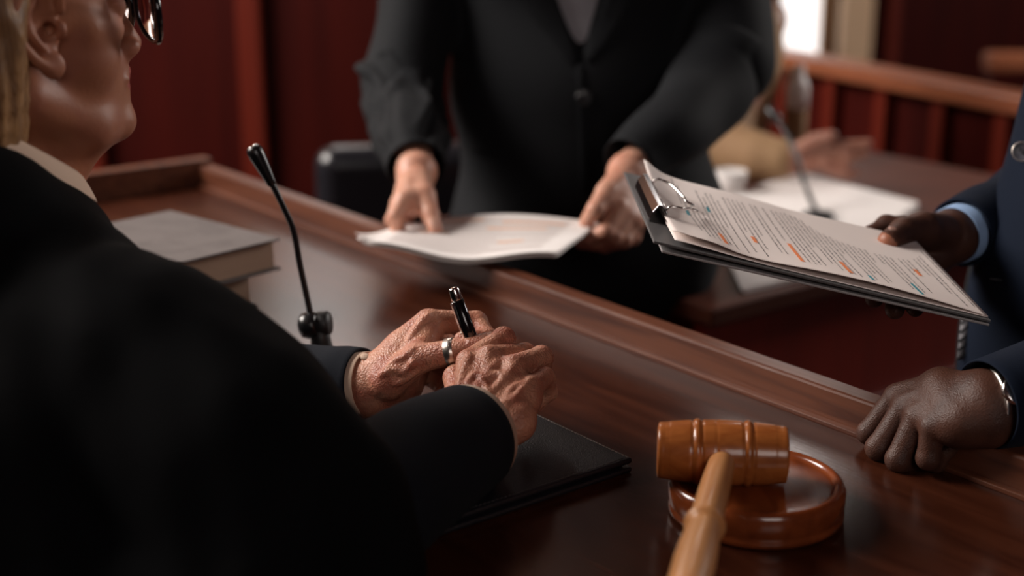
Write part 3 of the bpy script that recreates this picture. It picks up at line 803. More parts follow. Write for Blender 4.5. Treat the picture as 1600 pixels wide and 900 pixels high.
# ================================================================== THE JUDGE
judge = thing('person', Wp(-60, 900, 1.35) * V(1, 1, 0), 'elderly judge in a black robe seated at the left, clasped hands holding a pen', 'person')
th = math.radians(40)
hf = V(math.cos(th), math.sin(th), 0); hl_ = V(-math.sin(th), math.cos(th), 0)
tilt = math.radians(3)
hf2 = hf * math.cos(tilt) + ez * math.sin(tilt); hu2 = np.cross(hf2, hl_); HR = np.array([hf2, hl_, hu2 if hu2[2] > 0 else -hu2])
HS = 1.0
HO = Wp(193, 196, 1.20) - HR[0] * .088 - HR[2] * .004
hv, hfc, lip = head_mesh(.0021, HO, HR, V(-.085, 0, -.105))
# right hand (near), closed over the pen
rh = dict(
    palm=[[(748, 690, 1.175, .021), (736, 630, 1.195, .0145), (733, 566, 1.228, .0115)],
          [(738, 692, 1.178, .020), (758, 640, 1.190, .0140), (766, 560, 1.222, .0115)],
          [(748, 694, 1.176, .019), (785, 650, 1.180, .0135), (803, 574, 1.212, .0110)],
          [(757, 694, 1.176, .018), (806, 660, 1.172, .0130), (831, 606, 1.200, .0105)]],
    fingers=[[(733, 566, 1.228, .0112), (787, 529, 1.258, .0098), (792, 562, 1.285, .0086), (768, 585, 1.275, .0078)],
             [(766, 560, 1.222, .0114), (820, 554, 1.262, .0098), (818, 590, 1.288, .0088), (790, 606, 1.275, .0080)],
             [(803, 574, 1.212, .0110), (846, 558, 1.248, .0096), (846, 600, 1.272, .0086), (818, 618, 1.262, .0078)],
             [(831, 606, 1.200, .0100), (850, 590, 1.226, .0088), (856, 612, 1.245, .0080), (836, 634, 1.245, .0070)]],
    thumb=[(728, 660, 1.205, .016), (718, 622, 1.235, .0125), (712, 590, 1.262, .0108), (730, 566, 1.285, .0090)],
    forearm=[(738, 696, 1.172, .023), (700, 730, 1.13, .028), (560, 800, 1.02, .036)],
)
dR = C2W(-.15, .75, .65)
rveins = [(.0022, [(716, 612), (724, 580), (734, 556)]), (.0022, [(736, 622), (756, 592), (776, 566)]), (.0022, [(756, 630), (782, 598), (808, 568)]), (.0021, [(780, 650), (804, 622), (828, 594)]),
    (.0014, [(730, 600), (742, 585), (758, 594), (776, 584), (790, 590)]), (.0014, [(745, 650), (762, 622), (758, 600)]), (.0013, [(790, 640), (796, 612), (812, 600)]), (.0012, [(768, 660), (776, 640), (790, 628)])]
r_v, r_f = hand(.00125, tendons=(dR, .0024, .84), veins=rveins, kf=.0020, kp=.010,
    extra=[((736, 630, 1.195, .0145), (806, 660, 1.172, .013), .012), ((740, 600, 1.215, .012), (822, 625, 1.192, .011), .010)], **rh)
# left hand (far), holding the pen, ring on the thumb
lh = dict(
    palm=[[(582, 592, 1.315, .0215), (628, 545, 1.318, .0150), (670, 503, 1.318, .0120)],
          [(582, 606, 1.318, .0215), (632, 566, 1.335, .0150), (674, 525, 1.345, .0118)],
          [(584, 616, 1.320, .020), (632, 590, 1.345, .0145), (668, 555, 1.368, .0112)],
          [(584, 622, 1.320, .018), (630, 608, 1.345, .0140), (660, 580, 1.375, .0100)]],
    fingers=[[(670, 503, 1.318, .0120), (744, 504, 1.335, .0102), (762, 528, 1.315, .0088), (722, 531, 1.300, .0078)],
             [(674, 525, 1.345, .0115), (735, 560, 1.345, .0098), (728, 590, 1.315, .0086), (700, 598, 1.300, .0078)],
             [(668, 555, 1.368, .0110), (722, 590, 1.350, .0094), (716, 612, 1.320, .0084), (690, 616, 1.305, .0076)],
             [(660, 580, 1.375, .0098), (705, 612, 1.350, .0084), (700, 628, 1.325, .0076), (680, 632, 1.312, .0068)]],
    thumb=[(606, 596, 1.296, .0175), (655, 560, 1.282, .0130), (712, 549, 1.272, .0112), (768, 533, 1.266, .0086)],
    forearm=[(582, 606, 1.318, .0245), (540, 606, 1.335, .0245), (430, 614, 1.372, .027)],
)
dL = C2W(-.5, .8, .35)
lveins = [(.0019, [(596, 586), (606, 580), (614, 575), (622, 577), (630, 582), (640, 574), (647, 566), (664, 562), (688, 557)]), (.0014, [(606, 574), (620, 562), (634, 556), (646, 545)]), (.0014, [(618, 600), (634, 592), (652, 578)]), (.0022, [(640, 530), (655, 508), (668, 494)])]
l_v, l_f = hand(.00125, tendons=(dL, .0026, .84), veins=lveins, kf=.0020, kp=.010,
    extra=[((612, 580, 1.305, .019), (650, 530, 1.318, .012), .012), ((650, 558, 1.288, .012), (675, 520, 1.315, .010), .012)], **lh)
# hidden torso core joins head and arms
tb = Blob(.012)
NB = toW(HO, HR, (-.085, 0, -.10))
fwd = unit(unit(V(hf[0], hf[1], 0)) * .6 - e2 * .4); rgt = V(fwd[1], -fwd[0], 0)
CH = NB + V(0, 0, -.20) - fwd * .02
shR = Wp(30, 480, 1.13); shL = Wp(60, 440, 1.36); print('NB', NB, 'shR', shR, 'CH', CH)
tb.cap(NB, CH, .05, .11, .03); tb.cap(CH, CH + V(0, 0, -.26), .11, .13, .03); tb.cap(shR, shL, .045, .045, .04)
elR = Wp(500, 815, .985); tb.chain([shR, Wp(228, 562, 1.03), Wp(372, 702, 1.0), elR], [.042, .04, .038, .036], .02); tb.cap(elR, Wp(560, 800, 1.02), .036, .036, .02)
elL = Wp(330, 640, 1.42); tb.chain([shL, Wp(150, 560, 1.42), elL, Wp(430, 614, 1.372)], [.040, .034, .030, .026], .02)
t_v, t_f = tb.mesh(1)
vv, ff, mm = join_meshes([(hv, hfc, 0), (r_v, r_f, 1), (l_v, l_f, 1), (t_v, t_f, 0)])
lipfull = np.concatenate([lip, np.zeros(len(r_f) + len(l_f) + len(t_f), bool)]); mm[lipfull] = 2
link_mesh('body', vv, ff, None, judge, True, [M['skin_face'], M['skin_old'], M['lips']], mm)
# robe
rb = Blob(.0075)
RS = V(0, 0, 0)
rb.chain([Wp(-110, 318, 1.06), Wp(-35, 362, 1.07), Wp(35, 432, 1.09)], [.066, .066, .064], .03)
rb.chain([Wp(-90, 330, 1.25), Wp(-20, 380, 1.24), Wp(35, 432, 1.12)], [.066, .066, .064], .03)
rb.chain([Wp(-40, 400, 1.22), Wp(15, 425, 1.16), Wp(62, 500, 1.09), Wp(228, 562, 1.03), Wp(372, 702, 1.0), Wp(498, 802, .98), Wp(520, 905, .97)],
         [.08, .082, .085, .077, .074, .064, .064], .03)
rb.chain([Wp(-40, 400, 1.22), Wp(20, 440, 1.34), Wp(150, 560, 1.42), Wp(360, 640, 1.42)], [.08, .085, .07, .055], .03)
rb.ell(CH + V(0, 0, -.02), (.15, .19, .26), np.array([fwd, rgt, ez]), .05)
rb.ell(CH + V(0, 0, -.28), (.19, .22, .30), np.array([fwd, rgt, ez]), .05)
rb.chain([Wp(-60, 500, 1.2), Wp(60, 760, 1.12), Wp(60, 1000, 1.1)], [.10, .15, .16], .05)
rb.chain([Wp(372, 702, 1.0), Wp(420, 850, 1.0), Wp(380, 1000, 1.02)], [.07, .08, .09], .04)
hip = CH + V(0, 0, -.42)
for s in (1, -1):
    rb.chain([hip + rgt * .09 * s, hip + rgt * .12 * s + fwd * .36 + V(0, 0, -.02), hip * V(1, 1, 0) + rgt * .12 * s + fwd * .40 + V(0, 0, .11)], [.11, .085, .09], .05)
rb.chain([hip, hip * V(1, 1, 0) + V(0, 0, .2)], [.2, .18], .05)
f1_, f2_ = folds(11, 16, .0032, (1.3, 1.3, .35)), folds(12, 38, .0022, (1.2, 1.2, .5)); rb.post = lambda P: f1_(P) + f2_(P)
# neck opening
rb.cap(toW(HO, HR, V(-.05, 0, -.05)), toW(HO, HR, V(-.035, 0, .08)), .060, .060, .01, 'sub')
robe_v, robe_f = rb.mesh(2)
link_mesh('robe', robe_v, robe_f, M['robe'], judge, True)
# suit sleeves under the robe, with shirt cuffs
mb = MB(); la_ = sleeve(mb, [(498, 825, .985, .054), (560, 795, 1.02, .056), (640, 738, 1.09, .052), (729, 684, 1.165, .0450)], fold=folds(5, 38, .0016))
mb.build('suit_sleeve', M['jacket_judge'], judge, True)
mb = MB(); cuff(mb, la_[3] + la_[1] * .0085, la_[1], .0418, .03, flare=.0012); mb.build('shirt_cuff', M['shirt_cream'], judge, True)
mb = MB(); ll_ = sleeve(mb, [(360, 640, 1.41, .050), (430, 612, 1.375, .042), (500, 603, 1.345, .037), (568, 601, 1.322, .0345)], fold=folds(6, 38, .0012))
mb.build('suit_sleeve.001', M['jacket_judge'], judge, True)
mb = MB(); cuff(mb, ll_[3] + ll_[1] * .0065, ll_[1], .0300, .03, flare=.0008)
mb.build('shirt_cuff.001', M['shirt_cream'], judge, True)
cbp = ll_[3] + ll_[1] * .002 + C2W(.05, .85, .5) * .0305
MB().lathe(cbp, C2W(.1, .8, .6), [(-.001, .001), (-.001, .0042), (.001, .0045), (.0018, .0036), (.002, .001)], 24).build('cuff_button', M['shirt_cream'], judge, True)
# collar
cl = MB(); ring = []
nC = 60
cbot = NB + V(0, 0, -.004); 
for k in range(nC + 1):
    a = math.radians(-168 + 336 * k / nC)      # open at the front
    a2 = a + math.pi
    d_ = -fwd * math.cos(a) + rgt * math.sin(a)
    dip = .5 * (1 - math.cos(a))          # 0 behind the neck, 1 at the front
    def CQ(r, h): return toW(HO, HR, V(-.045 - math.cos(a) * r * 1.12, -math.sin(a) * r * -1, .094 - .122 * dip + h))
    ring.append([CQ(.070, -.010), CQ(.073, .002), CQ(.076, .003), CQ(.086, -.026)])
V_ = [p for r in ring for p in r]; F = [(i * 4 + j, (i + 1) * 4 + j, (i + 1) * 4 + j + 1, i * 4 + j + 1) for i in range(nC) for j in range(3)]
co_ = link_mesh('shirt_collar', V_, F, M['shirt_cream'], judge, True); md = co_.modifiers.new('s', 'SOLIDIFY'); md.thickness = .002
md = co_.modifiers.new('ss', 'SUBSURF'); md.levels = 1; md.render_levels = 1
# hair
hb = Blob(.003)
hb.ell((-.022, 0, .150), (.096, .084, .086), None, .01)
hb.ell((-.060, 0, .085), (.056, .070, .085), None, .02)
hb.cap((-.066, 0, .03), (-.080, 0, -.035), .058, .042, .03)
for s in (-1, 1):
    for j, (x0, z0, x1, z1) in enumerate([(-.030, .140, -.040, .020), (-.036, .13, -.048, .000), (-.044, .12, -.060, -.02), (-.040, .15, -.036, .05)]):
        b_pts = crv([V(x0 + .03, s * .072, z0 + .01), V(x0 + .008, s * .083, z0 - .03), V((x0 + x1) / 2 + .010, s * .080, (z0 + z1) / 2), V(x1 + .014, s * .062, z1)], 4)
        for a, c in zip(b_pts[:-1], b_pts[1:]): hb.cap(a, c, .0085, .0075, .004)
    # keep the ear and the face free
    hb.ell((.018, s * .085, .102), (.032, .03, .040), None, .006, 'sub')
hb.ell((.085, 0, .085), (.075, .12, .095), None, .01, 'sub')
hb.post = lambda P: .0012 * np.sin(P[:, 1] * 420 + P[:, 0] * 260 + 6 * np.sin(P[:, 2] * 14))
h_v, h_f = hb.mesh(1)
ho_ = link_mesh('hair', h_v @ HR + HO, h_f, M['hair_blonde'], judge, True); reframe(ho_, HO, HR)
# glasses
gl_ = thing('eyeglasses', toW(HO, HR, (.1, 0, .11)), 'round spectacles with a thick black frame on the judge\'s nose', 'glasses')
for s in (-1, 1):
    c = V(.111, s * .034, .101); ring = [toW(HO, HR, c + V(-.004 * abs(math.cos(t)) * 0 - .010 * max(0, s * math.cos(t) * 1) , .0290 * math.cos(t), .0260 * math.sin(t))) for t in np.linspace(0, 2 * math.pi, 40, endpoint=False)]
    nm = '' if s < 0 else '.001'
    MB().tube(ring, .0030, 12, closed=True).build('rim' + nm, M['black_lacquer'], gl_, True)
    cc = toW(HO, HR, c + V(-.004, 0, 0)); lens = [cc + (q - cc) * .97 for q in ring]
    lm = link_mesh('lens' + nm, [cc + HR[0] * .002] + lens, [(0, 1 + i, 1 + (i + 1) % 40) for i in range(40)], M['mirror_lens'], gl_, True)
    md = lm.modifiers.new('s', 'SOLIDIFY'); md.thickness = .0015
    tp = [toW(HO, HR, q) for q in (V(.102, s * .063, .116), V(.085, s * .070, .122), V(.05, s * .079, .130), V(.0, s * .082, .142), V(-.02, s * .080, .138))]
    MB().tube(crv(tp, 5), .0019, 8).build('temple' + nm, M['black_lacquer'], gl_, True)
MB().tube([toW(HO, HR, q) for q in (V(.111, -.0060, .104), V(.115, 0, .108), V(.111, .0060, .104))], .0018, 8).build('bridge', M['black_lacquer'], gl_, True)
# ring and pen
rc = Wp(706, 550, 1.2735); ra = unit(Wp(722, 546, 1.271) - Wp(690, 553, 1.276))
rg_ = MB().lathe(rc, ra, [(-.0042, .0112), (-.0046, .0122), (-.0040, .0130), (.0040, .0130), (.0046, .0122), (.0042, .0112)], 64)
rg_.f = rg_.f[:-2]; rg_.m = rg_.m[:-2]; n_ = len(rg_.v) // 6; rg_.f += [(5 * n_ + k, 5 * n_ + (k + 1) % n_, (k + 1) % n_, k) for k in range(n_)]; rg_.m += [0] * n_
tag(rg_.build('ring', M['silver'], None, True), 'broad plain silver ring worn by the judge on the far hand', 'ring')
pen = thing('ballpoint_pen', Wp(745, 540, 1.28), 'black lacquered pen with silver tip and clip held upright by the judge', 'pen')
pt, pe = Wp(708, 450, 1.262), Wp(775, 640, 1.285); pd = unit(pe - pt); PL = np.linalg.norm(pe - pt); print('pen', PL)
MB().lathe(pt, pd, [(.0115, .0050), (.0120, .0056), (.045, .0064), (.080, .0060), (.081, .0056), (PL - .018, .0050), (PL - .017, .0045)], 40).build('barrel', M['black_lacquer'], pen, True)
MB().lathe(pt, pd, [(-.0008, .001), (0, .0040), (.001, .0046), (.0105, .0053), (.0115, .0050)], 40).build('cap_end', M['chrome'], pen, True)
MB().lathe(pt, pd, [(PL - .017, .0044), (PL - .004, .0018), (PL, .0005)], 32).build('tip', M['chrome'], pen, True)
pcv = C2W(-.9, .15, .55); pcv = unit(pcv - pd * np.dot(pcv, pd)); ps_ = np.cross(pd, pcv)
kc = MB(); kc.box(pt + pd * .030 + pcv * .0068, (.0170, .0017, .0006), [pd, ps_, pcv]); kc.box(pt + pd * .0135 + pcv * .0058, (.0015, .0017, .0016), [pd, ps_, pcv])
kc.build('clip', M['chrome'], pen, False, .0004)
# ================================================================== PERSON IN BLACK
wom = thing('person.001', Wp(910, 450, 2.2) * V(1, 1, 0), 'standing person in a black suit and grey top holding pale pages in both hands', 'person')
wr = dict(
    palm=[[(650, 268, 1.955, .021), (643, 292, 1.925, .015), (632, 312, 1.89, .0125)],
          [(652, 268, 1.960, .021), (640, 295, 1.945, .015), (624, 318, 1.92, .012)],
          [(652, 270, 1.962, .020), (645, 298, 1.955, .014), (628, 325, 1.945, .012)],
          [(655, 272, 1.965, .018), (652, 300, 1.965, .013), (640, 328, 1.965, .011)]],
    fingers=[[(632, 312, 1.89, .0125), (618, 338, 1.875, .0100), (622, 362, 1.885, .0090), (640, 374, 1.90, .0080)],
             [(624, 318, 1.92, .0120), (614, 345, 1.915, .0100), (628, 366, 1.92, .0088), (648, 374, 1.93, .0078)],
             [(628, 325, 1.945, .012), (620, 350, 1.945, .0095), (636, 366, 1.95, .0085), (655, 372, 1.955, .0075)],
             [(640, 328, 1.965, .0105), (634, 350, 1.968, .0085), (648, 362, 1.97, .0075), (662, 368, 1.975, .0065)]],
    thumb=[(655, 280, 1.935, .017), (662, 305, 1.905, .0140), (672, 335, 1.885, .0115), (680, 358, 1.872, .0092)],
    forearm=[(650, 268, 1.958, .024), (645, 235, 2.02, .025), (638, 200, 2.09, .027)])
def nearer(dct, s):
    sh = lambda q: (q[0], q[1], q[2] - s, q[3])
    return {k: ([sh(q) for q in v_] if k in ('thumb', 'forearm') else [[sh(q) for q in ch_] for ch_ in v_]) for k, v_ in dct.items()}
wa_v, wa_f = hand(.0021, kf=.003, kp=.012, extra=[((664, 305, 1.832, .013), (636, 318, 1.825, .012), .012), ((668, 322, 1.825, .010), (645, 325, 1.85, .012), .010)], **nearer(wr, .07))
wl = dict(
    palm=[[(978, 268, 1.955, .020), (962, 292, 1.925, .015), (948, 312, 1.90, .0125)],
          [(980, 270, 1.958, .020), (975, 300, 1.935, .015), (968, 330, 1.91, .0125)],
          [(982, 272, 1.960, .020), (985, 308, 1.945, .015), (984, 345, 1.92, .012)],
          [(984, 272, 1.962, .019), (992, 310, 1.955, .014), (996, 350, 1.93, .011)]],
    fingers=[[(968, 325, 1.905, .0125), (946, 362, 1.885, .0100), (922, 372, 1.895, .0088), (905, 374, 1.91, .0078)],
             [(980, 338, 1.915, .0125), (960, 372, 1.895, .0100), (932, 380, 1.905, .0088), (908, 380, 1.92, .0078)],
             [(988, 348, 1.925, .012), (976, 376, 1.91, .0098), (945, 384, 1.92, .0086), (922, 382, 1.935, .0076)],
             [(996, 350, 1.94, .0105), (990, 372, 1.935, .0088), (962, 380, 1.94, .0078), (942, 380, 1.95, .0068)]],
    thumb=[(968, 284, 1.935, .018), (948, 300, 1.905, .0140), (930, 328, 1.885, .0115), (916, 347, 1.900, .0092)],
    forearm=[(980, 270, 1.958, .024), (1010, 240, 2.0, .026), (1070, 190, 2.075, .028)])
wb_v, wb_f = hand(.0021, kf=.003, kp=.012, extra=[((955, 300, 1.845, .013), (985, 340, 1.855, .013), .012)], **nearer(wl, .07))
def arm(b, pts): b.chain([P4(p) for p in pts], [p[3] for p in pts], .02)
wx = Wp(912, 200, 2.2)
def stand_torso(b, x, y, s=1.0, d=0.0, zs=0.0):
    """upright torso facing -y from hips (z .85) to neck"""
    b.ell((x, y, 1.30 + zs), (.175 * s - d, .112 * s - d, .20), None, .05)
    b.ell((x, y + .005, 1.06 + zs), (.150 * s - d, .105 * s - d, .19), None, .05)
    b.ell((x, y, .88 + zs), (.185 * s - d, .125 * s - d, .16), None, .05)
WY = 2.20; WX = (912 - 800) / FPX * 2.2
tb = Blob(.010); stand_torso(tb, WX, WY, .9)
WHO = V(WX, WY - .02, 1.56); WHR = np.array([V(0, -1, 0), V(1, 0, 0), V(0, 0, 1)])
tb.cap((WX, WY + .02, 1.50), (WX, WY + .01, 1.40), .05, .06, .02)
arm(tb, [(1060, -190, 2.2, .045), (1125, 60, 2.13, .038), (1110, 130, 2.08, .034), (1075, 180, 2.01, .028)])
arm(tb, [(755, -190, 2.2, .045), (632, 60, 2.14, .036), (632, 130, 2.11, .034), (637, 190, 2.05, .027)])
for s in (-1, 1): tb.chain([V(WX + s * .09, WY, .86), V(WX + s * .09, WY, .48), V(WX + s * .09, WY + .02, .10), V(WX + s * .1, WY - .07, .05)], [.085, .055, .035, .03], .02)
tv, tf = tb.mesh(1)
hv, hfc, lip = head_mesh(.0045, WHO, WHR, V(-.03, 0, -.10), False)
vv, ff, mm = join_meshes([(hv, hfc, 0), (tv, tf, 0), (wa_v, wa_f, 0), (wb_v, wb_f, 0)])
link_mesh('body', vv, ff, M['skin_light'], wom, True)
hb = Blob(.005); hb.ell((-.02, 0, .15), (.098, .084, .086), None, .01); hb.ell((-.06, 0, .09), (.05, .07, .09), None, .02)
hb.ell((.09, 0, .085), (.075, .12, .095), None, .01, 'sub'); hb.ell((-.1, 0, .10), (.035, .035, .04), None, .01); h_v, h_f = hb.mesh(1)
link_mesh('hair', h_v @ WHR + WHO, h_f, M['hair_dark'], wom, True)
# thumbnails
def nail(name, p, n, ax, w_, l_, m, parent):
    n = unit(n); ax = unit(ax - n * np.dot(ax, n)); s = np.cross(n, ax); b = Blob(.0007); b.ell(p, (l_, w_, .0016), np.array([ax, s, n]), .001); v, f = b.mesh(1); return link_mesh(name, v, f, M[m], parent, True)
nail('thumbnail', Wp(679, 352, 1.802) + C2W(.1, .25, .95) * .0088, C2W(.1, .35, .95), C2W(.25, -1, 0), .0058, .0075, 'nail', wom)
# grey top inside the jacket
sb = Blob(.006); stand_torso(sb, WX, WY, 1.0, -.017); 
sb.cap((WX, WY + .02, 1.47), (WX, WY + .01, 1.40), .058, .09, .02)
sb.rbox((WX, WY, .60), (.5, .5, .42), None, .01, .001, 'sub')
v, f = sb.mesh(1); link_mesh('blouse', v, f, M['shirt_grey'], wom, True)
# jacket
jb = Blob(.0062)
jb.ell((WX, WY, 1.30), (.212, .138, .215), None, .05)
jb.ell((WX - .004, WY, 1.06), (.208, .132, .20), None, .05)
jb.ell((WX + .006, WY, .865), (.214, .148, .19), None, .05)
jb.rbox((WX + .006, WY, .80), (.205, .135, .10), None, .09, .04)
arm(jb, [(1050, -190, 2.2, .060), (1108, -110, 2.17, .067), (1132, 0, 2.14, .068), (1136, 95, 2.10, .066)])
arm(jb, [(770, -190, 2.2, .060), (675, -110, 2.17, .062), (650, 0, 2.15, .062), (632, 120, 2.11, .062), (632, 170, 2.08, .058)])
vt = Wp(907, 98, 2.062)
jb.cap((WX - .006, WY - .13, 1.42), vt + V(0, .006, 0), .088, .008, .003, 'sub')
jb.cap((WX, WY + .02, 1.62), (WX, WY + .02, 1.40), .09, .075, .01, 'sub')
jb.post = folds(21, 15, .005, (1, 1, 1.2))
v, f = jb.mesh(2); jo = link_mesh('jacket', v, f, M['suit_black'], wom, True)
mb = MB(); sleeve(mb, [(628, 110, 2.115, .060), (631, 165, 2.085, .059), (640, 215, 1.98, .050), (650, 262, 1.905, .0400)], fold=folds(8, 62, .0058, (.7, .7, 1.6)), n=96, seg=14); mb.build('sleeve', M['suit_black'], wom, True)
mb = MB(); sleeve(mb, [(1136, 85, 2.105, .065), (1112, 135, 2.075, .064), (1050, 200, 1.97, .053), (982, 258, 1.905, .0400)], fold=folds(9, 30, .004), n=96, seg=14); mb.build('sleeve.001', M['suit_black'], wom, True)
# lapels, front edge, pocket flap, button
def ray_to(ob_v, px, py, back=.0):
    """first point of a vertex cloud near the ray through the pixel"""
    q = ob_v - V(0, 0, CAMZ); d = q @ CAMF; x = 800 + (q @ CAMR) / d * FPX; y = 450 - (q @ CAMU) / d * FPX
    m = (np.abs(x - px) < 9) & (np.abs(y - py) < 9) 
    if not m.any(): return Wp(px, py, 2.06)
    return Wp(px, py, d[m].min() - back)
jv = v
def strip(name, pxs, wpx, m, parent, th=.003, cloud=None, back=.001):
    cloud = jv if cloud is None else cloud
    A = [ray_to(cloud, x - w_ / 2, y, back) for (x, y), w_ in zip(pxs, wpx)]; Bq = [ray_to(cloud, x + w_ / 2, y, back) for (x, y), w_ in zip(pxs, wpx)]
    V_ = [p for ab in zip(A, Bq) for p in ab]; F = [(2 * i, 2 * i + 1, 2 * i + 3, 2 * i + 2) for i in range(len(A) - 1)]
    o = link_mesh(name, V_, F, M[m], parent, True); md = o.modifiers.new('s', 'SOLIDIFY'); md.thickness = th; md.offset = 0
    md = o.modifiers.new('b', 'BEVEL'); md.width = .001; md.segments = 2
    return o
strip('lapel', [(858 + (903 - 858) * t - 22 * (1 - t) - 6, -20 + 125 * t) for t in np.linspace(0, 1, 9)], [58 * (1 - t) ** .6 + 5 for t in np.linspace(0, 1, 9)], 'suit_black', wom)
strip('lapel.001', [(942 - (942 - 910) * t + 22 * (1 - t) + 6, -20 + 118 * t) for t in np.linspace(0, 1, 9)], [54 * (1 - t) ** .6 + 5 for t in np.linspace(0, 1, 9)], 'suit_black', wom)
strip('front_edge', [(906 + 6 * t, 100 + 200 * t) for t in np.linspace(0, 1, 9)], [9] * 9, 'suit_black', wom)
strip('pocket_flap', [(735, 232), (750, 234), (765, 236), (775, 238)], [16] * 4, 'suit_black', wom)
bp_ = ray_to(jv, 913, 152, .003)
MB().lathe(bp_, C2W(0, .15, 1), [(-.003, .001), (-.003, .0095), (0, .0115), (.0018, .0115), (.0026, .0098), (.0016, .0084), (.0016, .001)], 36).build('button', M['black_plastic'], wom, True)
# trousers and shoes
tr = Blob(.008)
tr.ell((WX + .004, WY, .82), (.19, .125, .14), None, .04)
for s in (-1, 1): tr.chain([V(WX + s * .085, WY, .80), V(WX + s * .09, WY, .48), V(WX + s * .095, WY + .02, .10)], [.105, .085, .075], .03)
tr.post = folds(31, 14, .003, (1, 1, .5)); v, f = tr.mesh(1); link_mesh('trousers', v, f, M['suit_black'], wom, True)
def shoes(x, y, dirv, parent):
    dirv = unit(dirv); sd = V(dirv[1], -dirv[0], 0)
    for i, s in enumerate((-1, 1)):
        b = Blob(.005); c = V(x, y, 0) + sd * s * .095
        b.chain([c - dirv * .03 + ez * .05, c + dirv * .09 + ez * .038, c + dirv * .17 + ez * .028], [.046, .040, .030], .02); b.rbox(c + dirv * .06 + ez * -.02, (.3, .3, .022), None, .002, .001, 'sub')
        v, f = b.mesh(1); link_mesh('shoe' + ('' if i == 0 else '.001'), v, f, M['black_lacquer'], parent, True)
shoes(WX, WY + .02, V(0, -1, 0), wom)

# ================================================================== MAN IN NAVY
man = thing('person.002', Wp(1760, 500, 1.55) * V(1, 1, 0), 'man in a navy suit at the right edge, fist on the bench, gripping the clipboard', 'person')
fist = dict(
    palm=[[(1535, 612, 1.205, .019), (1470, 604, 1.232, .0135), (1402, 620, 1.262, .0120)],
          [(1538, 624, 1.200, .020), (1478, 622, 1.218, .0140), (1416, 636, 1.244, .0122)],
          [(1542, 638, 1.195, .020), (1490, 640, 1.205, .0140), (1434, 652, 1.225, .0120)],
          [(1546, 650, 1.190, .019), (1505, 658, 1.194, .0140), (1458, 668, 1.206, .0115)]],
    fingers=[[(1402, 620, 1.262, .0115), (1357, 676, 1.272, .0100), (1372, 690, 1.285, .0085), (1400, 690, 1.285, .0080)],
             [(1416, 636, 1.244, .0118), (1372, 700, 1.250, .0106), (1388, 716, 1.262, .0090), (1415, 708, 1.262, .0080)],
             [(1434, 652, 1.225, .0115), (1403, 718, 1.228, .0104), (1420, 728, 1.240, .0090), (1440, 716, 1.242, .0080)],
             [(1458, 668, 1.206, .0110), (1450, 716, 1.212, .0096), (1462, 722, 1.224, .0084), (1475, 708, 1.226, .0074)]],
    thumb=[(1520, 655, 1.215, .018), (1488, 690, 1.235, .013), (1462, 706, 1.255, .011), (1448, 700, 1.262, .009)],
    forearm=[(1540, 628, 1.198, .024), (1590, 625, 1.20, .027), (1700, 590, 1.25, .035)])
dF = C2W(-.2, .85, .5)
fveins = []
f_v, f_f = hand(.0014, tendons=(dF, .0030, .84), veins=fveins, kf=.002, kp=.010,
    extra=[((1500, 668, 1.200, .017), (1545, 664, 1.195, .019), .015), ((1470, 606, 1.230, .0135), (1505, 658, 1.194, .014), .012)], **fist)
grip = dict(
    palm=[[(1482, 364, 1.500, .022), (1450, 366, 1.490, .018), (1412, 356, 1.480, .013)],
          [(1484, 372, 1.500, .022), (1455, 385, 1.490, .017), (1425, 395, 1.475, .013)],
          [(1486, 380, 1.500, .022), (1462, 402, 1.485, .016), (1440, 425, 1.460, .012)]],
    fingers=[[(1412, 356, 1.480, .0125), (1385, 352, 1.485, .0105), (1362, 366, 1.480, .0090), (1358, 392, 1.46, .0080)],
             [(1418, 380, 1.480, .0125), (1385, 420, 1.425, .0108), (1372, 448, 1.36, .0096), (1366, 466, 1.300, .0086)],
             [(1428, 398, 1.470, .0125), (1410, 440, 1.410, .0108), (1400, 468, 1.35, .0096), (1398, 484, 1.290, .0088)],
             [(1440, 425, 1.460, .0115), (1440, 452, 1.400, .0100), (1436, 470, 1.36, .0088), (1430, 482, 1.315, .0080)]],
    thumb=[(1465, 366, 1.480, .022), (1440, 360, 1.452, .0190), (1412, 364, 1.430, .0150), (1390, 377, 1.402, .0118)],
    forearm=[(1484, 370, 1.500, .025), (1540, 350, 1.54, .028), (1640, 310, 1.62, .036)])
g_v, g_f = hand(.0014, kf=.003, kp=.012, **grip)
MX = .80; MY = 1.50
tb = Blob(.010)
stand_torso(tb, MX, MY, .72)
tb.cap((MX, MY, 1.50), (MX, MY, 1.38), .055, .065, .02)
arm(tb, [(1830, -60, 1.35, .05), (1860, 420, 1.33, .045), (1700, 590, 1.25, .036)])
arm(tb, [(1720, -40, 1.65, .05), (1720, 290, 1.68, .045), (1640, 310, 1.62, .036)])
for s in (-1, 1): tb.chain([V(MX, MY + s * .09, .86), V(MX, MY + s * .09, .48), V(MX + .02, MY + s * .09, .10), V(MX - .07, MY + s * .095, .05)], [.085, .058, .038, .03], .02)
tv, tf = tb.mesh(1)
mf = unit(V(-.8, -.55, 0)); MHR = np.array([mf, V(-mf[1], mf[0], 0), V(0, 0, 1)]); MHO = V(MX, MY, 1.58)
hv, hfc, lip = head_mesh(.0045, MHO, MHR, V(-.03, 0, -.10), False)
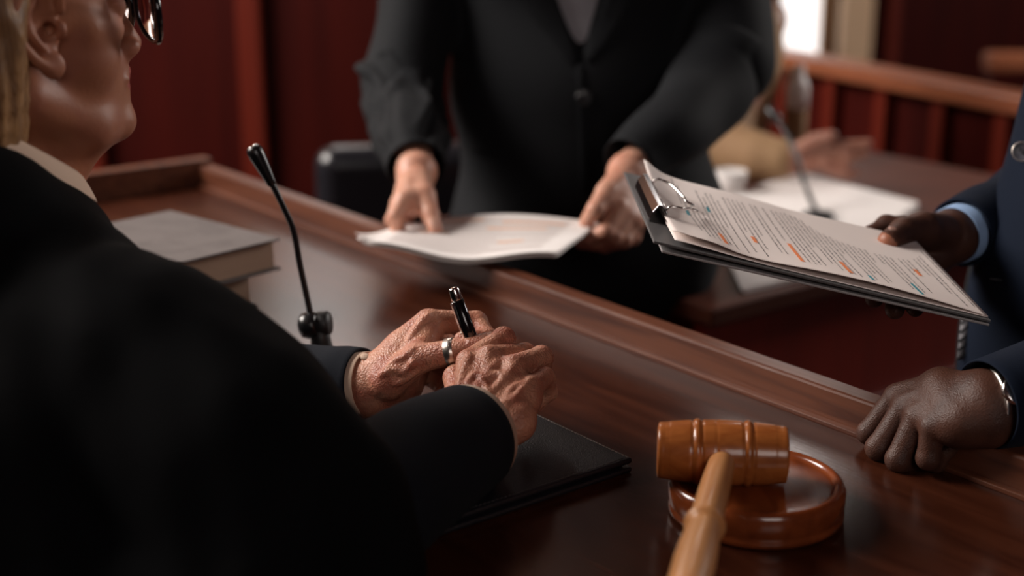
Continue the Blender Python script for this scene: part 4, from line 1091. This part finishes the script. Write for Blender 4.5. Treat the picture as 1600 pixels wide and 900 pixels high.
# the pad of the thumb and the fingertips are paler
c = g_v[g_f].mean(1); tipd = np.minimum(np.linalg.norm(c - (Wp(1383, 383, 1.400)), axis=1), np.linalg.norm(c - (Wp(1400, 388, 1.420)), axis=1))
gm = np.where(tipd < .0125, 1, 0)
vv = np.concatenate([hv, tv, f_v, g_v]); o1 = len(hv); o2 = o1 + len(tv); o3 = o2 + len(f_v)
ff = np.concatenate([hfc, tf + o1, f_f + o2, g_f + o3]); mm = np.concatenate([np.zeros(len(hfc) + len(tf) + len(f_f), int), gm])
link_mesh('body', vv, ff, None, man, True, [M['skin_dark'], M['palm_dark']], mm)
hb = Blob(.005); hb.ell((-.014, 0, .150), (.097, .079, .082), None, .01); hb.ell((.09, 0, .085), (.075, .12, .098), None, .01, 'sub'); hb.rbox((0, 0, -.02), (.2, .2, .10), None, .01, .01, 'sub'); h_v, h_f = hb.mesh(1)
link_mesh('hair', h_v @ MHR + MHO, h_f, M['hair_dark'], man, True)
nail('thumbnail', Wp(1396, 362, 1.405) + C2W(.1, .6, .4) * .003, C2W(.25, .85, .45), C2W(-.8, -.4, .5), .0058, .0070, 'nail_dark', man)
# blazer
jb = Blob(.006)
jb.ell(Wp(1885, 100, 1.50), (.165, .15, .26), None, .05)
jb.ell(Wp(1818, 320, 1.50), (.160, .15, .25), None, .06)
jb.ell(Wp(1745, 560, 1.52), (.162, .16, .24), None, .06)
arm(jb, [(1830, -60, 1.35, .062), (1880, 200, 1.30, .064), (1860, 420, 1.31, .062), (1760, 550, 1.27, .052)])
arm(jb, [(1760, -60, 1.66, .062), (1740, 280, 1.66, .062)])
jb.post = folds(41, 13, .0030, (1, 1, .5))
v, f = jb.mesh(2); link_mesh('blazer', v, f, M['suit_navy'], man, True); mv = v
mb = MB(); sleeve(mb, [(1860, 440, 1.31, .060), (1760, 550, 1.27, .054), (1660, 600, 1.225, .046), (1541, 632, 1.193, .0385)], fold=folds(13, 34, .0018)); mb.build('sleeve', M['suit_navy'], man, True)
mb = MB(); sl = sleeve(mb, [(1760, 270, 1.68, .060), (1660, 298, 1.64, .054), (1580, 330, 1.58, .046), (1500, 364, 1.512, .0370)], fold=folds(14, 34, .0015)); mb.build('sleeve.001', M['suit_navy'], man, True)
mb = MB(); cuff(mb, sl[3] + sl[1] * .013, sl[1], .0325, .04, flare=-.0015); mb.build('shirt_cuff', M['shirt_blue'], man, True)
# open front: far panel, striped tie and shirt seen past the edge
fp = Blob(.006); fp.ell(Wp(1705, 540, 1.60), (.150, .10, .30), None, .05); fp.post = folds(43, 13, .002); v, f = fp.mesh(1); link_mesh('trouser_front', v, f, M['suit_black'], man, True); fv = v
def strip2(name, pts, hw, m, parent):
    V_ = []
    for p in pts: V_ += [p - CAMR * hw, p + CAMR * hw]
    o = link_mesh(name, V_, [(2 * i, 2 * i + 1, 2 * i + 3, 2 * i + 2) for i in range(len(pts) - 1)], M[m], parent, True)
    md = o.modifiers.new('s', 'SOLIDIFY'); md.thickness = .003; return o
tie = strip2('tie', [Wp(1516, 470, 1.525), Wp(1513, 480, 1.525), Wp(1508, 520, 1.525), Wp(1504, 562, 1.53)], .006, 'stripe', man)
for k in range(7):
    y = 470 + k * 14; x = 1514 - (y - 470) * .1
    o = MB().box(Wp(x, y, 1.522), (.009, .0012, .0008), [C2W(.8, .6, 0), C2W(.6, -.8, 0), C2W(0, 0, 1)]).build('tie_stripe' + ('' if k == 0 else '.%03d' % k), M['tie_dark'], tie)
# trousers and shoes
tr = Blob(.008); tr.ell((MX, MY, .84), (.15, .18, .15), None, .04)
for s in (-1, 1): tr.chain([V(MX, MY + s * .085, .80), V(MX, MY + s * .09, .48), V(MX + .01, MY + s * .095, .10)], [.105, .088, .08], .03)
v, f = tr.mesh(1); link_mesh('trousers', v, f, M['suit_navy'], man, True)
shoes(MX, MY, V(-1, -.3, 0), man)
# blazer buttons, buttonhole, front edge
def disc(name, px, py, r, m, parent, cloud, dirv, holes=False):
    p = ray_to(cloud, px, py, .003); o = MB().lathe(p, dirv, [(-.003, .001), (-.003, r * .9), (0, r), (.0015, r), (.0022, r * .88), (.0010, r * .78), (.0010, .001)], 40).build(name, M[m], parent, True)
    rim = [p + dirv * .0018 + (unit(np.cross(dirv, CAMU)) * math.cos(t) + unit(np.cross(dirv, np.cross(dirv, CAMU))) * math.sin(t)) * r for t in np.linspace(0, 6.2832, 40, endpoint=False)]
    MB().tube(rim, .0007, 8, closed=True).build(name + '_rim', M['silver'], o, True)
    if holes:
        for k, (a, b) in enumerate(((-.0022, .0018), (.0022, -.0018))):
            MB().tube([p + dirv * .0016 + CAMR * (a - .0016) + CAMU * (b - .0010), p + dirv * .0020 + CAMR * (a + .0016) + CAMU * (b + .0010)], .0009, 8).build('thread' + ('' if k == 0 else '.001'), M['black_matte'], o, True)
    return o
disc('button', 1597, 237, .0098, 'button_grey', man, mv, C2W(-.35, .05, .94), True)
bh = ray_to(mv, 1557, 437, .0006)
MB().tube([bh + C2W(-1, .12, .4) * .0085, bh + C2W(1, -.12, .1) * .0085], .0009, 8).build('buttonhole', M['tie_dark'], man, True)
# wristwatch
wt = thing('wristwatch', Wp(1540, 610, 1.19), 'silver wristwatch showing at the man\'s cuff above his fist', 'watch')
wc = Wp(1552, 628, 1.197); wa = unit(Wp(1535, 628, 1.197) - Wp(1600, 622, 1.20))
R_ = [wc + (unit(np.cross(wa, ez)) * math.cos(t) + unit(np.cross(wa, np.cross(wa, ez))) * math.sin(t)) * .0268 for t in np.linspace(0, 6.2832, 48, endpoint=False)]
MB().tube(R_, .0022, 10, closed=True).build('strap', M['silver'], wt, True)
wn = C2W(-.35, .30, .85); wn = unit(wn - wa * np.dot(wa, wn)); wcc = wc + wn * .0268 - wa * .010
MB().lathe(wcc, wn, [(-.003, .001), (-.003, .0120), (.001, .0130), (.003, .0125), (.004, .0110), (.004, .001)], 48).build('case', M['chrome'], wt, True)
MB().lathe(wcc + unit(np.cross(wn, wa)) * .0135, unit(np.cross(wn, wa)), [(-.001, .0018), (.0025, .0020), (.003, .001)], 16).build('crown', M['chrome'], wt, True)

# ================================================================== SEATED PERSON IN TAN (background)
tan = thing('person.003', Wp(1130, 300, 3.3) * V(1, 1, 0), 'blurred person in a tan jacket seated behind the table, hands joined over it', 'person')
TX, TY = (1085 - 800) / FPX * 3.25, 3.22
TH = V(TX, TY, 0)
tb = Blob(.010); tb.ell((TX, TY, .95), (.16, .11, .22), None, .05); tb.ell((TX, TY, .65), (.15, .12, .2), None, .05)
tb.cap((TX, TY, 1.20), (TX, TY, 1.1), .05, .07, .02)
arm(tb, [(1200, 30, 3.2, .045), (1130, 235, 3.02, .04), (1210, 246, 2.92, .032)])
for s in (-1, 1): tb.chain([V(TX + s * .09, TY, .52), V(TX + s * .1, TY - .36, .50), V(TX + s * .1, TY - .34, .10), V(TX + s * .1, TY - .42, .05)], [.085, .06, .038, .03], .02)
tv, tf = tb.mesh(1)
hv, hfc, lip = head_mesh(.005, V(TX, TY - .02, 1.24), WHR, V(-.03, 0, -.10), False)
th1 = dict(palm=[[(1232, 246, 2.90, .024), (1265, 232, 2.87, .016), (1292, 226, 2.85, .014)], [(1232, 250, 2.90, .024), (1268, 244, 2.88, .016), (1296, 240, 2.86, .014)], [(1234, 255, 2.90, .024), (1268, 256, 2.88, .016), (1294, 254, 2.86, .013)]],
    fingers=[[(1292, 226, 2.85, .013), (1325, 228, 2.83, .0115), (1356, 224, 2.82, .0095)], [(1296, 240, 2.86, .013), (1328, 244, 2.84, .0115), (1352, 240, 2.83, .0095)], [(1294, 254, 2.86, .012), (1322, 262, 2.85, .011), (1338, 268, 2.85, .009)], [(1290, 262, 2.87, .012), (1312, 270, 2.86, .010), (1325, 276, 2.86, .009)]],
    thumb=[(1245, 236, 2.88, .018), (1275, 218, 2.84, .014), (1300, 212, 2.82, .011)], forearm=[(1234, 250, 2.90, .028), (1215, 246, 2.92, .032)])
ta_v, ta_f = hand(.003, kf=.004, **th1)
vv, ff, mm = join_meshes([(hv, hfc, 0), (tv, tf, 0), (ta_v, ta_f, 0)])
link_mesh('body', vv, ff, M['skin_mid'], tan, True)
hb = Blob(.006); hb.ell((-.02, 0, .15), (.1, .086, .088), None, .01); hb.ell((.09, 0, .085), (.075, .12, .098), None, .01, 'sub'); h_v, h_f = hb.mesh(1)
link_mesh('hair', h_v @ WHR + V(TX, TY - .02, 1.24), h_f, M['hair_dark'], tan, True)
jb = Blob(.009); jb.ell((TX + .01, TY, .96), (.185, .135, .24), None, .05); jb.ell((TX, TY, .70), (.18, .14, .22), None, .05)
arm(jb, [(1130, -20, 3.25, .056), (1160, 90, 3.15, .056), (1130, 228, 3.02, .056), (1190, 246, 2.94, .050), (1222, 248, 2.91, .042)])
arm(jb, [(1040, -10, 3.25, .058), (1000, 150, 3.15, .056), (1060, 250, 3.02, .05)])
jb.post = folds(51, 14, .005); v, f = jb.mesh(2); link_mesh('jacket', v, f, M['tan'], tan, True)
tr = Blob(.01)
for s in (-1, 1): tr.chain([V(TX + s * .09, TY, .52), V(TX + s * .1, TY - .36, .50), V(TX + s * .1, TY - .34, .10)], [.11, .08, .06], .03)
v, f = tr.mesh(1); link_mesh('trousers', v, f, M['suit_black'], tan, True)

# ================================================================== BACKGROUND FURNITURE
TZ = .76
t0 = Dp(1150, 474, TZ); t1 = Dp(1290, 438, TZ); ta = unit((t1 - t0) * V(1, 1, 0)); tbk = V(-ta[1], ta[0], 0)
if tbk[1] < 0: tbk = -tbk
TAX = np.array([ta, tbk, ez])
def T(u, v, z=0): return t0 * V(1, 1, 0) + ta * u + tbk * v + ez * z
tab = thing('counsel_table', T(.9, .6, 0), 'long reddish wooden table carrying white papers behind the standing people', 'table')
def tpart(n, mb, m, auto=.004): return reframe(mb.build(n, M[m], tab, False, auto), T(0, 0, TZ), TAX)
TLn, TDp = 1.17, .72
tpart('tabletop', MB().box(T(TLn / 2 - .05, TDp / 2, TZ - .015), (TLn / 2, TDp / 2, .015), TAX), 'table_wood')
tpart('front_panel', MB().box(T(TLn / 2 - .05, .05, .365), (TLn / 2 - .02, .012, .365), TAX), 'table_front')
tpart('moulding', MB().box(T(TLn / 2 - .05, .034, .50), (TLn / 2 - .02, .010, .012), TAX), 'panel_trim')
tpart('end_panel', MB().box(T(-.03, TDp / 2, .365), (.015, TDp / 2 - .06, .365), TAX), 'panel')
tpart('end_panel.001', MB().box(T(TLn - .07, TDp / 2, .365), (.015, TDp / 2 - .06, .365), TAX), 'panel')
def stack(name, label, cn, n, dz=.0012, seed=0, m='paper_white', z=TZ):
    rs = random.Random(seed); t = thing(name, sum(cn) / 4 * V(1, 1, 0) + ez * z, label, 'paper')
    c = sum(cn) / 4
    for k in range(n):
        a = rs.uniform(-.02, .02); mbx = MB(); q = []
        for p in cn:
            d = (p - c); q.append(V(c[0] + d[0] * math.cos(a) - d[1] * math.sin(a), c[1] + d[0] * math.sin(a) + d[1] * math.cos(a), 0))
        slab(mbx, q, ez, z + .0006 + k * dz * 1.15, z + .0006 + k * dz * 1.15 + dz); mbx.build('sheet' + ('' if k == 0 else '.%03d' % k), M[m], t)
    return t
stack('paper_stack', 'white papers fanned on the far table beneath the thin blurred microphone', [Dp(1130, 320, TZ), Dp(1245, 277, TZ), Dp(1434, 326, TZ), Dp(1360, 378, TZ)], 6, .0018, 1)
stack('paper_stack.001', 'white papers at the near edge of the far table, seen below the clipboard', [Dp(1160, 458, TZ), Dp(1275, 434, TZ), Dp(1230, 396, TZ), Dp(1135, 405, TZ)], 4, .0015, 2)
# cup
cu_ = Dp(1140, 306, TZ) 
cup = thing('cup', cu_, 'frosted clear cup beside the papers on the far table', 'cup')
MB().lathe(cu_, ez, [(0, .001), (0, .026), (.003, .028), (.050, .034), (.051, .0325), (.004, .0265), (.004, .001)], 40).build('cup_wall', M['plastic_cup'], cup, True)
# second microphone
m2 = thing('gooseneck_microphone.001', Dp(1276, 345, TZ), 'thin blurred gooseneck microphone rising from the white papers on the far table', 'microphone')
mb2 = Dp(1277, 352, TZ) + ez * .014
MB().lathe(mb2, ez, [(0, .03), (.004, .031), (.010, .026), (.012, .001)], 32).build('base', M['black_matte'], m2, True)
g2 = crv([mb2 + ez * .008, Wp(1262, 300, 2.66), Wp(1246, 250, 2.68), Wp(1232, 215, 2.70), Wp(1215, 188, 2.72)]); MB().tube(g2, .0050, 12).build('gooseneck', M['black_plastic'], m2, True)
MB().lathe(g2[-1], unit(Wp(1200, 168, 2.74) - g2[-1]), [(-.004, .005), (0, .008), (.03, .011), (.034, .009), (.036, .001)], 24).build('capsule_head', M['black_plastic'], m2, True)
# made-up vessel shape for an unidentified white patch, tan below
bo = Dp(1240, 244, TZ); bot = thing('bottle', bo, 'small white bottle on the far table under the wooden railing', 'bottle')
MB().lathe(bo, ez, [(0, .001), (0, .024), (.004, .026), (.110, .026), (.111, .0255), (.111, .001)], 32).build('bottle_body', M['tan'], bot, True)
MB().lathe(bo, ez, [(.111, .001), (.111, .026), (.160, .026), (.178, .018), (.186, .012), (.19, .012)], 32).build('bottle_top', M['plastic_cup'], bot, True)
MB().lathe(bo + ez * .188, ez, [(0, .014), (.002, .015), (.016, .015), (.018, .001)], 24).build('cap', M['paper_white'], bot, True)
# railing
ra0, ra1 = Wp(1150, 66, 4.25), Wp(1640, 168, 3.35); ra0[2] = ra1[2] = (ra0[2] + ra1[2]) / 2; print('rail z', Wp(1150, 66, 4.25), Wp(1640, 168, 3.35))
rz = .88
ra0 = Dp(1130, 66, rz); ra1 = Dp(1700, 172, rz)
rd = unit((ra1 - ra0) * V(1, 1, 0)); rn = V(-rd[1], rd[0], 0); RL = np.linalg.norm((ra1 - ra0) * V(1, 1, 0)); RAX = np.array([rd, rn, ez])
rail = thing('wooden_railing', (ra0 + ra1) / 2 * V(1, 1, 0), 'reddish wooden railing with a broad light top rail across the back right', 'railing')
def rp(n, mb, m, auto=.005): return reframe(mb.build(n, M[m], rail, False, auto), ra0, RAX)
rmid = (ra0 + ra1) / 2 * V(1, 1, 0)
rp('top_rail', MB().box(rmid + ez * (rz - .012), (RL / 2, .055, .020), RAX), 'rail_wood')
rp('panel', MB().box(rmid + rn * .02 + ez * (rz / 2), (RL / 2, .010, rz / 2 - .035), RAX), 'panel')
rp('bottom_rail', MB().box(rmid + ez * .60 - rn * .01, (RL / 2, .035, .014), RAX), 'panel_trim')
k = 0; s = .12
while s < RL:
    rp('baluster' + ('' if k == 0 else '.%03d' % k), MB().box(ra0 * V(1, 1, 0) + rd * s - rn * .012 + ez * (rz - .17), (.022, .014, .138), RAX), 'panel_trim'); s += .21; k += 1
# bench beyond the railing
pb = Wp(1640, 96, 4.9); pew = thing('wooden_bench', pb * V(1, 1, 0), 'light wooden bench end just showing beyond the railing at the right edge', 'bench')
reframe(MB().box(pb, (.22, .05, .03)).build('seat_top', M['rail_wood'], pew, False, .01), pb, np.eye(3))
for i, s in enumerate((-.19, .19)): MB().box(V(pb[0] + s, pb[1], (pb[2] - .03) / 2), (.02, .045, (pb[2] - .03) / 2)).build('leg' + ('' if i == 0 else '.001'), M['panel'], pew, False, .004)
# office chair behind the person in black
chc = Wp(668, 300, 3.0); chx, chy = chc[0], chc[1]
ch = thing('office_chair', (chx, chy, 0), 'black leather office chair standing empty behind the person in black', 'chair')
def blobpart(name, items, vox, m, parent):
    b = Blob(vox)
    for it in items: b.rbox(*it)
    v, f = b.mesh(1); return link_mesh(name, v, f, M[m], parent, True)
a = math.radians(190); CR = np.array([V(math.cos(a), math.sin(a), 0), V(-math.sin(a), math.cos(a), 0), ez])
def CC(x, y, z): return V(chx, chy, 0) + CR[0] * x + CR[1] * y + ez * z
blobpart('backrest', [(CC(0, .03, .63), (.235, .045, .215), CR, .045, .01), (CC(0, -.01, .61), (.15, .03, .15), CR, .03, .02)], .006, 'chair_leather', ch)
blobpart('seat', [(CC(0, -.24, .46), (.23, .24, .05), CR, .045, .01)], .006, 'chair_leather', ch)
for i, s in enumerate((-1, 1)):
    MB().tube(crv([CC(s * .25, .04, .62), CC(s * .27, -.05, .67), CC(s * .27, -.26, .66), CC(s * .25, -.32, .60), CC(s * .22, -.30, .48)]), .018, 16).build('armrest' + ('' if i == 0 else '.001'), M['black_matte'], ch, True)
MB().tube([CC(0, -.22, .42), CC(0, -.22, .10)], .028, 20).build('column', M['chrome'], ch, True)
for i in range(5):
    t = i * 2 * math.pi / 5; MB().tube([CC(0, -.22, .12), CC(.28 * math.cos(t), -.22 + .28 * math.sin(t), .075)], [.024, .015], 12).build('leg' + ('' if i == 0 else '.%03d' % i), M['black_matte'], ch, True)
    cc = CC(.28 * math.cos(t), -.22 + .28 * math.sin(t), .030); MB().lathe(cc - CR[0] * .02, CR[0], [(0, .02), (.004, .028), (.036, .028), (.04, .02)], 20).build('caster' + ('' if i == 0 else '.%03d' % i), M['black_matte'], ch, True)
# every thing that is a mesh of its own gets its origin where it stands
for o in list(COL.objects):
    if o.type == 'MESH' and o.parent is None and o.matrix_basis == Matrix.Identity(4):
        vs = [v.co for v in o.data.vertices]; c = Vector((sum(v.x for v in vs) / len(vs), sum(v.y for v in vs) / len(vs), min(v.z for v in vs)))
        o.data.transform(Matrix.Translation(-c)); o.location = c
        for ch in o.children: ch.matrix_parent_inverse = Matrix.Translation(-c)
